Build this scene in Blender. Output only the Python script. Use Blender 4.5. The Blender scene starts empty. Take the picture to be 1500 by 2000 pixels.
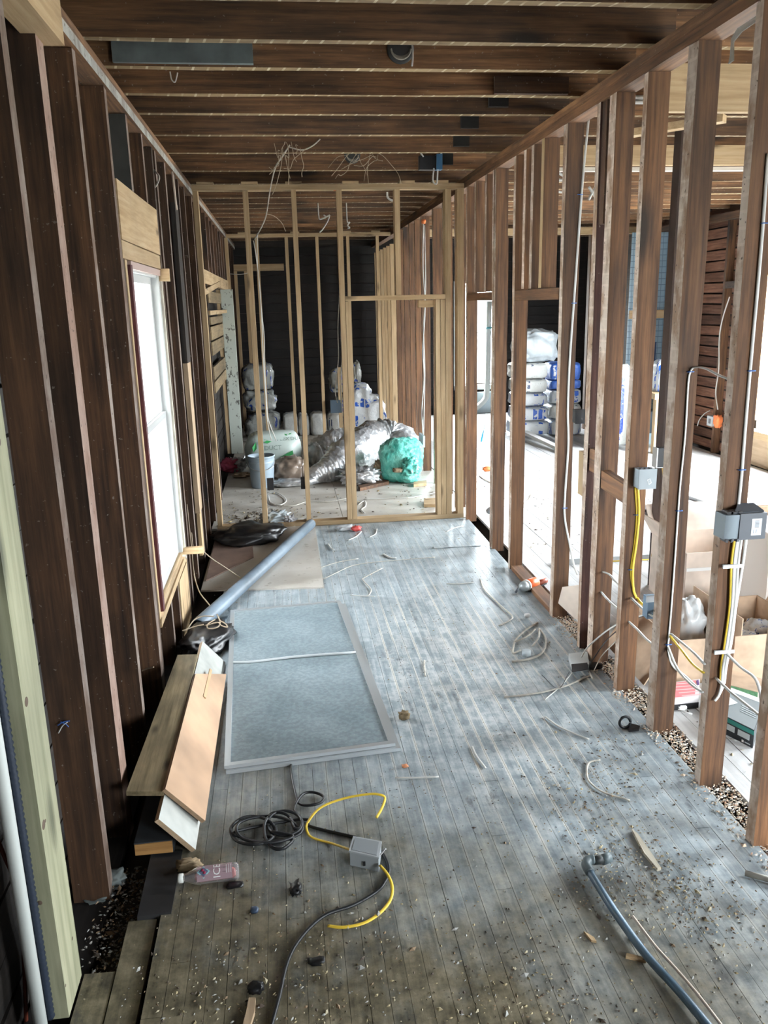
import bpy, bmesh, math, random
from mathutils import Vector, Matrix, noise
import numpy as np
random.seed(7)
SC = bpy.context.scene
COL = SC.collection
# ------------------------------------------------------------------ camera
YAW, PITCH, ROLL, FPX, H = 0.11849568, -0.25115344, -0.0237069, 1586.44, 1.9
cy_, sy_, cp_, sp_ = math.cos(YAW), math.sin(YAW), math.cos(PITCH), math.sin(PITCH)
_f = Vector((sy_*cp_, cy_*cp_, sp_)); _r = Vector((cy_, -sy_, 0)); _u = _r.cross(_f)
_c, _s = math.cos(ROLL), math.sin(ROLL)
RR = _c*_r + _s*_u; UU = -_s*_r + _c*_u
cam = bpy.data.cameras.new('camera'); co = bpy.data.objects.new('camera', cam); COL.objects.link(co)
cam.sensor_fit = 'HORIZONTAL'; cam.sensor_width = 36; cam.lens = FPX/1500*36; cam.clip_start = .05
m = Matrix((RR, UU, -_f)).transposed().to_4x4(); m.translation = (0, 0, H); co.matrix_world = m
SC.camera = co
# ------------------------------------------------------------------ sky, exposure
SC.view_settings.view_transform = 'Standard'; SC.view_settings.look = 'None'
SC.view_settings.gamma = 1; SC.view_settings.use_curve_mapping = False
SC.view_settings.exposure = 0.12
SC.cycles.use_denoising = True
SC.cycles.max_bounces = 10; SC.cycles.diffuse_bounces = 6
SC.cycles.sample_clamp_indirect = 8
w = bpy.data.worlds.new('overcast_sky'); SC.world = w; w.use_nodes = True
bg = w.node_tree.nodes['Background']; bg.inputs[0].default_value = (0.88, 0.95, 1.0, 1)
# standard overcast sky: three times brighter overhead than at the horizon
_n = w.node_tree.nodes; _l = w.node_tree.links; _tc = _n.new('ShaderNodeTexCoord'); _sx = _n.new('ShaderNodeSeparateXYZ'); _mr = _n.new('ShaderNodeMapRange')
_l.new(_tc.outputs['Generated'], _sx.inputs[0]); _l.new(_sx.outputs[2], _mr.inputs[0]); _l.new(_mr.outputs[0], bg.inputs[1])
SKY = 150.0; _mr.inputs[1].default_value = 0; _mr.inputs[2].default_value = 1; _mr.inputs[3].default_value = SKY/3; _mr.inputs[4].default_value = SKY
# window openings of the house: (plane, fixed coordinate, from, to, z0, z1, inward direction)
OPENINGS = [('x', -0.97, 4.06, 5.03, 0.40, 2.10, 1),
            ('x', 5.42, 0.0, 0.8, 0.9, 2.2, -1), ('x', 5.42, 2.7, 3.6, 0.9, 2.2, -1),
            ('x', 5.42, 5.2, 6.2, 0.7, 2.2, -1), ('x', 5.42, 7.1, 8.75, 0.4, 2.3, -1),
            ('y', -1.62, 2.6, 3.7, 0.8, 2.2, 1),
            ('y', 14.2, 3.0, 3.85, 0.5, 2.2, -1)]
for ax, c, a, b, z0, z1, sgn in OPENINGS:
    L = bpy.data.lights.new('window_portal', 'AREA'); L.shape = 'RECTANGLE'; L.cycles.is_portal = True
    lo = bpy.data.objects.new('window_portal', L); COL.objects.link(lo)
    L.size = b-a; L.size_y = z1-z0
    lo.location = (c-0.03*sgn, (a+b)/2, (z0+z1)/2) if ax == 'x' else ((a+b)/2, c-0.03*sgn, (z0+z1)/2)
    d = Vector((sgn, 0, 0)) if ax == 'x' else Vector((0, sgn, 0))
    lo.rotation_euler = d.to_track_quat('-Z', 'Y').to_euler()

# ------------------------------------------------------------------ picture-to-place helpers (true depth from a known plane)
CAM = Vector((0, 0, H))
def ray(px, py): return RR*((px-750)/FPX) + UU*(-(py-1000)/FPX) + _f
def F(px, py, z=0.0):
    d = ray(px, py); return CAM + d*((z-H)/d.z)
def WX(px, py, X):
    d = ray(px, py); return CAM + d*(X/d.x)
def WY(px, py, Y):
    d = ray(px, py); return CAM + d*(Y/d.y)

# ------------------------------------------------------------------ materials
MATS = {}
class NT:
    def __init__(s, name, rough=.7):
        s.m = bpy.data.materials.new(name); s.m.use_nodes = True; s.t = s.m.node_tree
        s.b = s.t.nodes['Principled BSDF']; s.b.inputs['Roughness'].default_value = rough
    def n(s, typ, **kw):
        o = s.t.nodes.new(typ)
        for k, v in kw.items():
            if k.startswith('i_'):
                key = k[2:]; o.inputs[int(key) if key.isdigit() else key.replace('_', ' ')].default_value = v
            else: setattr(o, k, v)
        return o
    def l(s, a, b): s.t.links.new(a, b)
    def coord(s, kind='Object', scale=(1, 1, 1), rnd=True):
        tc = s.n('ShaderNodeTexCoord'); out = tc.outputs[kind] if kind != 'World' else s.n('ShaderNodeNewGeometry').outputs['Position']
        if rnd and kind == 'Object':
            oi = s.n('ShaderNodeObjectInfo'); mu = s.n('ShaderNodeMath', operation='MULTIPLY', i_1=91.0); s.l(oi.outputs['Random'], mu.inputs[0])
            ad = s.n('ShaderNodeVectorMath', operation='ADD'); s.l(out, ad.inputs[0]); s.l(mu.outputs[0], ad.inputs[1]); out = ad.outputs[0]
        mp = s.n('ShaderNodeMapping'); mp.inputs['Scale'].default_value = scale; s.l(out, mp.inputs[0]); return mp.outputs[0]
    def noise(s, vec, scale=5, detail=4, rough=.6):
        o = s.n('ShaderNodeTexNoise', i_Scale=scale, i_Detail=detail, i_Roughness=rough); s.l(vec, o.inputs['Vector']); return o.outputs[0]
    def ramp(s, fac, stops, interp='LINEAR'):
        o = s.n('ShaderNodeValToRGB'); e = o.color_ramp.elements; o.color_ramp.interpolation = interp
        while len(e) < len(stops): e.new(.5)
        for i, (p, c) in enumerate(stops):
            e[i].position = p; e[i].color = (*c, 1) if not isinstance(c, (int, float)) else (c, c, c, 1)
        s.l(fac, o.inputs[0]); return o.outputs[0]
    def mix(s, fac, a, b, mode='MIX'):
        o = s.n('ShaderNodeMix', data_type='RGBA', blend_type=mode)
        for sock, v in ((o.inputs[0], fac), (o.inputs[6], a), (o.inputs[7], b)):
            if isinstance(v, (int, float)): sock.default_value = v
            elif isinstance(v, tuple): sock.default_value = (*v, 1)
            else: s.l(v, sock)
        return o.outputs[2]
    def math(s, op, a, b=None):
        o = s.n('ShaderNodeMath', operation=op)
        for i, v in enumerate((a, b)):
            if v is None: continue
            if isinstance(v, (int, float)): o.inputs[i].default_value = v
            else: s.l(v, o.inputs[i])
        return o.outputs[0]
    def col(s, c):
        if isinstance(c, tuple): s.b.inputs['Base Color'].default_value = (*c, 1)
        else: s.l(c, s.b.inputs['Base Color'])
    def tone(s, c, lo=.75, hi=1.25):
        oi = s.n('ShaderNodeObjectInfo'); mr = s.n('ShaderNodeMapRange', i_3=lo, i_4=hi); s.l(oi.outputs['Random'], mr.inputs[0])
        return s.mix(1.0, c, mr.outputs[0], 'MULTIPLY')
    def bump(s, h, strength=.3, dist=.01):
        o = s.n('ShaderNodeBump', i_Strength=strength, i_Distance=dist); s.l(h, o.inputs['Height']); s.l(o.outputs[0], s.b.inputs['Normal'])
def plain(name, c, rough=.6, metal=0, var=0, **kw):
    if name in MATS: return MATS[name]
    t = NT(name, rough); t.b.inputs['Metallic'].default_value = metal
    if var:
        n = t.noise(t.coord(), var, 3); t.col(t.mix(1.0, c, t.ramp(n, [(.3, .7), (.7, 1.2)]), 'MULTIPLY'))
    else: t.col(c)
    for k, v in kw.items(): t.b.inputs[k.replace('_', ' ')].default_value = v
    MATS[name] = t.m; return t.m
def wood(name, axis, c1, c2, c3=None, rough=.75, knots=0, lo=.7, hi=1.3, grain=1.0, dirt=.5, specks=0.0):
    key = name + axis
    if key in MATS: return MATS[key]
    t = NT(key, rough); sc = {'x': (.7, 16, 16), 'y': (16, .7, 16), 'z': (16, 16, .7)}[axis]
    sc = tuple(v*grain for v in sc); v = t.coord('Object', sc)
    n = t.noise(v, 3, 6, .65); c = t.ramp(n, [(.3, c1), (.55, c2), (.8, c3 or c2)])
    big = t.noise(t.coord('Object', {'x': (.5, 1, 1), 'y': (1, .5, 1), 'z': (1, 1, .5)}[axis]), 3.5, 4)
    c = t.mix(dirt, c, t.ramp(big, [(.35, .35), (.65, 1.15)]), 'MULTIPLY')
    if knots:
        ks = {'x': (1, 3, 3), 'y': (3, 1, 3), 'z': (3, 3, 1)}[axis]
        vo = t.n('ShaderNodeTexVoronoi', i_Scale=knots); t.l(t.coord('Object', ks), vo.inputs['Vector'])
        kd = t.math('ADD', vo.outputs['Distance'], t.math('MULTIPLY', t.math('SUBTRACT', n, .5), .10)); c = t.mix(t.ramp(kd, [(.07, .95), (.13, .5), (.20, .0)]), c, tuple(x*.35 for x in c1))
    if specks:
        sp = t.noise(t.coord('Object', (1, 1, 1)), 60, 2); c = t.mix(t.ramp(sp, [(.68, 0.0), (.74, specks)]), c, (.35, .32, .28))
    t.col(t.tone(c, lo, hi)); t.bump(n, .25, .004); MATS[key] = t.m; return t.m
def edge_wood(name, c1, c2, lath=True, plaster=(.5, .45, .42), amt=.6, rough=.85):
    if name in MATS: return MATS[name]
    t = NT(name, rough); v = t.coord('Object', (12, 12, 1.2)); n = t.noise(v, 3, 5); c = t.ramp(n, [(.3, c1), (.7, c2)])
    n2 = t.noise(t.coord('Object', (3, 3, 2)), 3, 4)
    c = t.mix(t.ramp(n2, [(.40, 0.0), (.62, amt)]), c, plaster)
    if lath:
        g = t.n('ShaderNodeNewGeometry'); sx = t.n('ShaderNodeSeparateXYZ'); t.l(g.outputs['Position'], sx.inputs[0])
        z = t.math('ADD', t.math('MULTIPLY', sx.outputs[2], 19.0), t.math('MULTIPLY', sx.outputs[0], 5.0)); fr = t.math('FRACT', z)
        st = t.math('MULTIPLY', t.math('LESS_THAN', fr, .2), t.ramp(n2, [(.46, 0.0), (.56, .35)])); c = t.mix(st, c, tuple(min(1, x*1.15) for x in plaster))
    sp = t.noise(t.coord('Object'), 45, 2); c = t.mix(t.ramp(sp, [(.66, 0.0), (.70, .8)]), c, (.05, .03, .02))
    t.col(t.tone(c, .8, 1.15)); MATS[name] = t.m; return t.m

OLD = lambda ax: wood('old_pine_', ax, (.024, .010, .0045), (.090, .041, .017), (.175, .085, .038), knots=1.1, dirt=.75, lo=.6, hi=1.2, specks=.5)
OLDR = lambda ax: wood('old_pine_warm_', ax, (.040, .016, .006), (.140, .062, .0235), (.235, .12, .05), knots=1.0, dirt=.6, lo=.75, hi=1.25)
JOI = lambda ax: wood('joist_pine_', ax, (.045, .020, .008), (.19, .09, .036), (.36, .19, .085), knots=1.4, dirt=.85, lo=.6, hi=1.2, specks=.4)
NEW = lambda ax: wood('new_lumber_', ax, (.36, .235, .115), (.50, .355, .20), (.58, .44, .275), knots=2.2, dirt=.25, lo=.8, hi=1.1)
TREATED = lambda ax: wood('treated_lumber_', ax, (.20, .205, .12), (.30, .295, .19), (.37, .35, .235), knots=1.6, dirt=.3, lo=.95, hi=1.0, grain=.7)
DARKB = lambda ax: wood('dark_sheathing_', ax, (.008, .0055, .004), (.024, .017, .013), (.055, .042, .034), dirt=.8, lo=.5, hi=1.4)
PLY = lambda ax: wood('plywood_', ax, (.36, .25, .15), (.50, .36, .23), (.58, .44, .30), dirt=.45, lo=.95, hi=1.05, grain=.6)
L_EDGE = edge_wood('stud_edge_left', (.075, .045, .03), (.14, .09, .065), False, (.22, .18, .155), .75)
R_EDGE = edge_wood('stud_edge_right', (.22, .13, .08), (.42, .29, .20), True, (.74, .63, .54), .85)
def joist_edge():
    t = NT('joist_edge', .85); n = t.noise(t.coord('Object', (1.5, 12, 12)), 3, 5); c = t.ramp(n, [(.3, (.10, .06, .025)), (.55, (.21, .14, .065)), (.8, (.30, .22, .12))])
    g = t.n('ShaderNodeNewGeometry'); sx = t.n('ShaderNodeSeparateXYZ'); t.l(g.outputs['Position'], sx.inputs[0])
    fr = t.math('FRACT', t.math('ADD', t.math('MULTIPLY', sx.outputs[0], 15.5), t.math('MULTIPLY', sx.outputs[1], 3.3))); k = t.noise(t.coord('Object', (2, 2, 2)), 4, 2)
    c = t.mix(t.math('MULTIPLY', t.math('LESS_THAN', fr, .16), t.ramp(k, [(.40, .1), (.55, .75)])), c, (.50, .43, .30)); t.col(t.tone(c, .75, 1.15)); return t.m
J_EDGE = joist_edge()

def floor_mat(kind):
    t = NT('painted_floor_'+kind, .5); P = t.coord('World', (1, 1, 1), False)
    sx = t.n('ShaderNodeSeparateXYZ'); t.l(P, sx.inputs[0]); X, Y = sx.outputs[0], sx.outputs[1]
    st = t.noise(t.coord('World', (20, 1.0, 1), False), 2.0, 6, .7)
    bl = t.noise(t.coord('World', (1.5, 1.0, 1), False), 2.2, 6, .65)
    fine = t.noise(P, 60, 3, .7); med = t.noise(P, 12, 6, .72)
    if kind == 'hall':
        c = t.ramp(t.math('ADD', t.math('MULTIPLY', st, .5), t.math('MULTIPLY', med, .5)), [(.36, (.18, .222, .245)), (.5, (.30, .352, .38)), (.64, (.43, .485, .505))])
        # paint worn pale along the board joints, plus dusty plaster and painted-in sheen mid-hall
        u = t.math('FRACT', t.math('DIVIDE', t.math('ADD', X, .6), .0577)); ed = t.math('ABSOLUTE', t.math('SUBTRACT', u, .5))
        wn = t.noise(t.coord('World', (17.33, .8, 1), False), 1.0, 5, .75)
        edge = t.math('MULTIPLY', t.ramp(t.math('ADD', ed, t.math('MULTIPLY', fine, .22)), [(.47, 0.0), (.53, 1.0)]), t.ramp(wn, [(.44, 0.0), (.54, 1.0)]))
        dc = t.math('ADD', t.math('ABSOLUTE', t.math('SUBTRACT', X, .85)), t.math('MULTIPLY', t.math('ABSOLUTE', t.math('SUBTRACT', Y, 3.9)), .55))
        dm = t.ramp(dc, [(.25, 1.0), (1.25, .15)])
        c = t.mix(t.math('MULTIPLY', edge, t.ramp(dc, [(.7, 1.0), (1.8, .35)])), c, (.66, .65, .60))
        dust_sheen = t.math('MULTIPLY', t.ramp(t.math('ADD', t.math('MULTIPLY', st, .4), t.math('MULTIPLY', med, .6)), [(.47, 0.0), (.60, .75)]), dm); c = t.mix(dust_sheen, c, (.66, .66, .64))
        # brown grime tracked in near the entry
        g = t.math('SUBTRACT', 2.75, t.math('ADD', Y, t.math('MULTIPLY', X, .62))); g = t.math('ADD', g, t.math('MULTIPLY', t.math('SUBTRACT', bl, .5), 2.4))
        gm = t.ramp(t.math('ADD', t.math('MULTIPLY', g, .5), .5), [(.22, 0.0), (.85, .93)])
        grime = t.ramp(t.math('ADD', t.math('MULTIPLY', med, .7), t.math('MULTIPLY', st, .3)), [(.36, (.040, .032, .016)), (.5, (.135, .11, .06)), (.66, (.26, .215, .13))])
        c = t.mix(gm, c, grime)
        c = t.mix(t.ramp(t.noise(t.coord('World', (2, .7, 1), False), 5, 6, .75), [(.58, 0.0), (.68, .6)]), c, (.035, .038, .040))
    elif kind == 'side':
        c = t.ramp(st, [(.3, (.40, .40, .40)), (.5, (.50, .50, .50)), (.7, (.60, .60, .59))])
        c = t.mix(t.ramp(bl, [(.5, 0.0), (.7, .5)]), c, (.7, .69, .66))
    else:
        c = t.ramp(t.noise(P, 3, 6, .65), [(.3, (.38, .345, .30)), (.5, (.50, .47, .42)), (.7, (.60, .575, .53))])
        c = t.mix(t.ramp(med, [(.58, 0.0), (.68, .6)]), c, (.22, .18, .13))
    c = t.mix(t.ramp(fine, [(.67, 0.0), (.74, .45)]), c, (.45, .42, .33)); c = t.tone(c, .92, 1.07); t.col(c)
    t.l(t.ramp(med, [(.3, .28), (.7, .55)]), t.b.inputs['Roughness']); t.bump(t.mix(.5, med, fine), .3, .004)
    return t.m
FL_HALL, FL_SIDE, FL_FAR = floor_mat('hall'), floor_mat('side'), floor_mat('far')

def bag_mat(name, base, ink, rough=.35, dens=.5, trans=0.0, scale=(5, 5, 7)):
    if name in MATS: return MATS[name]
    t = NT(name, rough); v = t.coord('Object', scale)
    br = t.n('ShaderNodeTexBrick', i_Scale=1.6); t.l(v, br.inputs['Vector']); br.inputs['Mortar Size'].default_value = .06
    br.inputs['Color1'].default_value = (0, 0, 0, 1); br.inputs['Color2'].default_value = (1, 1, 1, 1); br.inputs['Mortar'].default_value = (0, 0, 0, 1)
    fine = t.n('ShaderNodeTexBrick', i_Scale=9.0); t.l(v, fine.inputs['Vector']); fine.inputs['Color1'].default_value = (0, 0, 0, 1); fine.inputs['Color2'].default_value = (.9, .9, .9, 1); fine.inputs['Mortar'].default_value = (0, 0, 0, 1); fine.inputs['Mortar Size'].default_value = .12
    n = t.noise(v, 2.3, 2)
    f = t.math('MULTIPLY', t.ramp(br.outputs[0], [(1-dens*.5, 0.0), (1-dens*.5+.02, 1.0)]), t.ramp(n, [(.42, 0.0), (.46, 1.0)]))
    f2 = t.math('MULTIPLY', t.ramp(fine.outputs[0], [(.5, 0.0), (.52, .9)]), t.ramp(n, [(.40, 1.0), (.44, 0.0)]))
    c = t.mix(f, t.mix(f2, base, tuple(x*.8 for x in ink)), ink); t.col(c)
    t.bump(t.noise(t.coord('Object', (1, 1, 1)), 24, 4), .5, .02); MATS[name] = t.m; return t.m
def film(name, c, alpha_tr=.6, rough=.15):
    if name in MATS: return MATS[name]
    t = NT(name, rough); t.col(c); t.b.inputs['Transmission Weight'].default_value = alpha_tr; t.b.inputs['IOR'].default_value = 1.05
    t.b.inputs['Specular IOR Level'].default_value = 1.0
    t.bump(t.noise(t.coord(), 22, 4), .5, .02); MATS[name] = t.m; return t.m
FOIL = None
def foil():
    global FOIL
    if FOIL: return FOIL
    t = NT('foil_jacket', .38); t.b.inputs['Metallic'].default_value = .72; P_ = t.coord('Object', (1, 1, 1), False)
    n = t.noise(P_, 9, 5, .7); t.col(t.ramp(n, [(.35, (.50, .52, .54)), (.65, (.92, .93, .95))])); v = t.n('ShaderNodeTexVoronoi', i_Scale=17.0); t.l(P_, v.inputs['Vector'])
    t.bump(t.mix(.5, n, v.outputs['Distance']), .8, .03)
    FOIL = t.m; return t.m
CABLE_W = plain('white_cable_sheath', (.60, .60, .57), .45); CABLE_Y = plain('yellow_cable_sheath', (.72, .50, .05), .4)
CABLE_D = plain('dirty_white_cable', (.50, .47, .41), .6, var=30); CABLE_K = plain('black_cord', (.010, .011, .013), .45)
TWIG = plain('old_wire', (.33, .26, .18), .7); BLUE_ST = plain('blue_staple', (.04, .13, .42), .4)
BOXG = plain('grey_pvc_box', (.25, .30, .35), .45); BOXD = plain('dark_grey_box', (.075, .085, .10), .45); BOXK = plain('black_box', (.012, .012, .014), .5)
FOAM = plain('orange_foam', (.75, .20, .06), .8, var=20); ALU = plain('aluminium_frame', (.62, .66, .68), .38, .6)
CARD = plain('cardboard', (.50, .36, .25), .8, var=6); CARDP = plain('pale_cardboard', (.72, .61, .52), .8, var=4); WHITE = plain('white_paint', (.80, .80, .78), .5)
PVCW = plain('white_pvc', (.58, .61, .58), .4); HOSE = plain('corrugated_tube', (.012, .019, .034), .5); COPPER = plain('red_brown_wire', (.14, .03, .015), .45)
BLACKP = plain('black_plastic', (.006, .006, .007), .38); PIPEG = plain('grey_conduit', (.13, .17, .21), .42, var=5)

# ------------------------------------------------------------------ objects
WORLD = {}
def reg(o, loc, parent=None):
    COL.objects.link(o); WORLD[o.name] = Vector(loc)
    if parent: o.parent = parent; o.location = Vector(loc)-WORLD[parent.name]
    else: o.location = loc
    return o
def tag(o, label=None, cat=None, group=None, kind=None):
    if label: o['label'] = label
    if cat: o['category'] = cat
    if group: o['group'] = group
    if kind: o['kind'] = kind
    return o
def thing(name, loc, label=None, cat=None, group=None):
    o = bpy.data.objects.new(name, None); o.empty_display_size = .1; reg(o, loc); return tag(o, label, cat, group)
def struct(name, loc=(0, 0, 0)):
    return tag(thing(name, loc), kind='structure')
def put(name, verts, faces, mats, parent=None, smooth=False, idx=None, label=None, cat=None, group=None, kind=None, base=False):
    verts = [Vector(v) for v in verts]
    lo = Vector([min(v[i] for v in verts) for i in range(3)]); hi = Vector([max(v[i] for v in verts) for i in range(3)])
    c = (lo+hi)/2
    if base: c.z = lo.z
    me = bpy.data.meshes.new(name); me.from_pydata([v-c for v in verts], [], faces)
    for mm in (mats if isinstance(mats, (list, tuple)) else [mats]): me.materials.append(mm)
    if idx: me.polygons.foreach_set('material_index', idx)
    if smooth: me.polygons.foreach_set('use_smooth', [True]*len(me.polygons))
    me.validate(); o = bpy.data.objects.new(name, me); reg(o, c, parent); return tag(o, label, cat, group, kind)
def inst(name, src, loc, parent=None, rotz=0):
    o = src.copy(); o.parent = None; o.name = name
    for k in list(o.keys()):
        if k in ('label', 'category', 'group'): del o[k]
    reg(o, loc, parent); o.rotation_euler.z = rotz; return o
MB = {}
def bar(name, lo, hi, mats, parent=None, jit=.0015, seg=None, side=None, shift=None, **kw):
    """a sawn piece: box lo..hi, slightly uneven along its length; side: {face: material slot}; faces 0:-b 1:+a 2:+b 3:-a around the long axis"""
    lo = Vector(lo); hi = Vector(hi); d = hi-lo; ax = max(range(3), key=lambda i: d[i])
    a, b = [(1, 2), (2, 0), (0, 1)][ax]; n = seg or max(1, min(5, int(d[ax]/.5)))
    mats = mats if isinstance(mats, (list, tuple)) else [mats]
    variant = random.randrange(3); key = (tuple(round(x, 3) for x in d), tuple(m_.name for m_ in mats), jit, n, str(side), variant)
    c = (lo+hi)/2
    if key not in MB or shift:
        rnd = random.Random(variant*77+5); vs = []; fs = []; ix = []
        for i in range(n+1):
            for sa, sb in ((-1, -1), (1, -1), (1, 1), (-1, 1)):
                v = Vector((0, 0, 0)); v[ax] = -d[ax]/2+d[ax]*i/n; v[a] = sa*d[a]/2+rnd.uniform(-jit, jit); v[b] = sb*d[b]/2+rnd.uniform(-jit, jit)
                if shift: v += Vector(shift)*(i/n-.5)
                vs.append(v)
        for i in range(n):
            for k in range(4):
                p, q = i*4+k, i*4+(k+1) % 4; fs.append((p, q, q+4, p+4)); ix.append((side or {}).get(k, 0))
        fs.append((3, 2, 1, 0)); fs.append((n*4, n*4+1, n*4+2, n*4+3)); e = (side or {}).get('end', 0); ix += [e, e]
        me = bpy.data.meshes.new(name); me.from_pydata(vs, [], fs); me.polygons.foreach_set('material_index', ix)
        for mm in mats: me.materials.append(mm)
        if not shift: MB[key] = me
    else: me = MB[key]
    o = bpy.data.objects.new(name, me); reg(o, c, parent); return tag(o, **kw) if kw else o
def slab(name, quad, th, mats, parent=None, label=None, cat=None, group=None, idx=None, up=None):
    """a flat board: four (or more) corners of its top face and a thickness"""
    q = [Vector(v) for v in quad]; n = (q[1]-q[0]).cross(q[-1]-q[0]).normalized()
    if up is None: up = Vector((0, 0, 1))
    if n.dot(up) < 0: n = -n
    k = len(q); vs = q+[v-n*th for v in q]; fs = [tuple(range(k)), tuple(range(2*k-1, k-1, -1))]+[(i, i+k, (i+1) % k+k, (i+1) % k) for i in range(k)]
    o = put(name, vs, fs, mats, parent, label=label, cat=cat, group=group, idx=idx)
    bm = bmesh.new(); bm.from_mesh(o.data); bmesh.ops.recalc_face_normals(bm, faces=bm.faces); bm.to_mesh(o.data); bm.free(); return o
def spline(pts, sub=6):
    p = [Vector(v) for v in pts]
    if len(p) < 3: return p
    out = []
    for i in range(len(p)-1):
        p0 = p[i-1] if i else p[0]*2-p[1]; p1, p2 = p[i], p[i+1]; p3 = p[i+2] if i+2 < len(p) else p[-1]*2-p[-2]
        for k in range(sub):
            t = k/sub; out.append(.5*((2*p1)+(p2-p0)*t+(2*p0-5*p1+4*p2-p3)*t*t+(3*p1-p0-3*p2+p3)*t**3))
    return out+[p[-1]]
def tube_geo(pts, r, n=6, sub=6, flat=1.0, rf=None, cap=True):
    P = spline(pts, sub) if sub else [Vector(v) for v in pts]; vs = []; fs = []; prev = None
    for i, p in enumerate(P):
        t = (P[min(i+1, len(P)-1)]-P[max(i-1, 0)]); t = t.normalized() if t.length > 1e-9 else Vector((0, 0, 1))
        ref = Vector((0, 0, 1)) if abs(t.z) < .95 else Vector((0, 1, 0))
        if prev is not None:
            s_ = prev-t*prev.dot(t); s_ = s_.normalized() if s_.length > 1e-6 else t.cross(ref).normalized()
        else: s_ = t.cross(ref).normalized()
        prev = s_; u_ = s_.cross(t); rr = r*(rf(i/(len(P)-1)) if rf else 1)
        for k in range(n):
            a = 2*math.pi*k/n; vs.append(p+s_*math.cos(a)*rr+u_*math.sin(a)*rr*flat)
    for i in range(len(P)-1):
        for k in range(n): fs.append((i*n+k, i*n+(k+1) % n, (i+1)*n+(k+1) % n, (i+1)*n+k))
    if cap: fs.append(tuple(range(n-1, -1, -1))); fs.append(tuple((len(P)-1)*n+k for k in range(n)))
    return vs, fs
def tube(name, pts, r, mat, parent=None, n=6, sub=6, flat=1.0, rf=None, **kw):
    v, f = tube_geo(pts, r, n, sub, flat, rf); return put(name, v, f, mat, parent, smooth=True, **kw)
def lathe(name, prof, c, axis, mat, parent=None, n=24, cap=True, mats=None, **kw):
    """prof: list of (distance along axis, radius)"""
    c = Vector(c); axis = Vector(axis).normalized(); ref = Vector((0, 0, 1)) if abs(axis.z) < .9 else Vector((1, 0, 0)); s_ = axis.cross(ref).normalized(); u_ = s_.cross(axis)
    vs = []; fs = []
    for h, r in prof:
        for k in range(n): a = 2*math.pi*k/n; vs.append(c+axis*h+(s_*math.cos(a)+u_*math.sin(a))*r)
    for i in range(len(prof)-1):
        for k in range(n): fs.append((i*n+k, i*n+(k+1) % n, (i+1)*n+(k+1) % n, (i+1)*n+k))
    if cap: fs.append(tuple(range(n-1, -1, -1))); fs.append(tuple((len(prof)-1)*n+k for k in range(n)))
    return put(name, vs, fs, mat, parent, smooth=True, **kw)
_ico = {}
def ico(sub):
    if sub not in _ico:
        bm = bmesh.new(); bmesh.ops.create_icosphere(bm, subdivisions=sub, radius=1); bm.verts.ensure_lookup_table()
        _ico[sub] = ([v.co.copy() for v in bm.verts], [tuple(v.index for v in f.verts) for f in bm.faces]); bm.free()
    return _ico[sub]
def lump(name, c, size, mat, parent=None, e=.6, amp=.06, freq=3, sub=4, seed=0, rot=0, ridge=.04, flatten=True, fn=None, **kw):
    """soft or crumpled body: superellipsoid with folds; c is the centre of its foot"""
    V, Fc = ico(sub); vs = []; size = Vector(size); R = Matrix.Rotation(rot, 3, 'Z'); off = Vector((seed*7.3, seed*3.1, seed*1.7))
    for v in V:
        p = Vector([math.copysign(abs(x)**e, x) for x in v]); mx = max(abs(p.x), abs(p.y), abs(p.z)); 
        p = p*(1+amp*noise.noise(p*freq+off)) 
        rg = 1-abs(noise.noise(p*freq*2.2+off*2)); p = p*(1-ridge*rg*1.2+ridge*.8*noise.noise(p*freq*5+off))
        if fn: p = fn(p)
        if flatten and p.z < -.82: p.z = -.82-(p.z+.82)*-.1
        vs.append(R @ Vector((p.x*size.x/2, p.y*size.y/2, p.z*size.z/2)))
    zl = min(v.z for v in vs); c = Vector(c)
    return put(name, [v+c-Vector((0, 0, zl)) for v in vs], Fc, mat, parent, smooth=kw.pop('smooth', True), base=True, **kw)
def text_polys(body, size):
    cu = bpy.data.curves.new('lettering', 'FONT'); cu.body = body; cu.size = size; cu.align_x = 'CENTER'; cu.align_y = 'CENTER'; cu.resolution_u = 2
    o = bpy.data.objects.new('lettering', cu); COL.objects.link(o); dg = bpy.context.evaluated_depsgraph_get(); dg.update()
    me = o.evaluated_get(dg).to_mesh(); v = [p.co.copy() for p in me.vertices]; f = [tuple(p.vertices) for p in me.polygons]; o.evaluated_get(dg).to_mesh_clear()
    bpy.data.objects.remove(o); bpy.data.curves.remove(cu); return v, f
def lettering(name, body, size, fn, mat, parent):
    v, f = text_polys(body, size); return put(name, [fn(p.x, p.y) for p in v], f, mat, parent)

# ================================================================== THE HOUSE
XL, XR = -.68, 1.57          # stud faces of the hall's two long walls
ground = put('ground', [(-40, -40, -.8), (60, -40, -.8), (60, 60, -.8), (-40, 60, -.8)], [(0, 1, 2, 3)], plain('bare_ground', (.30, .29, .26), .9, var=1), kind='structure')
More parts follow.
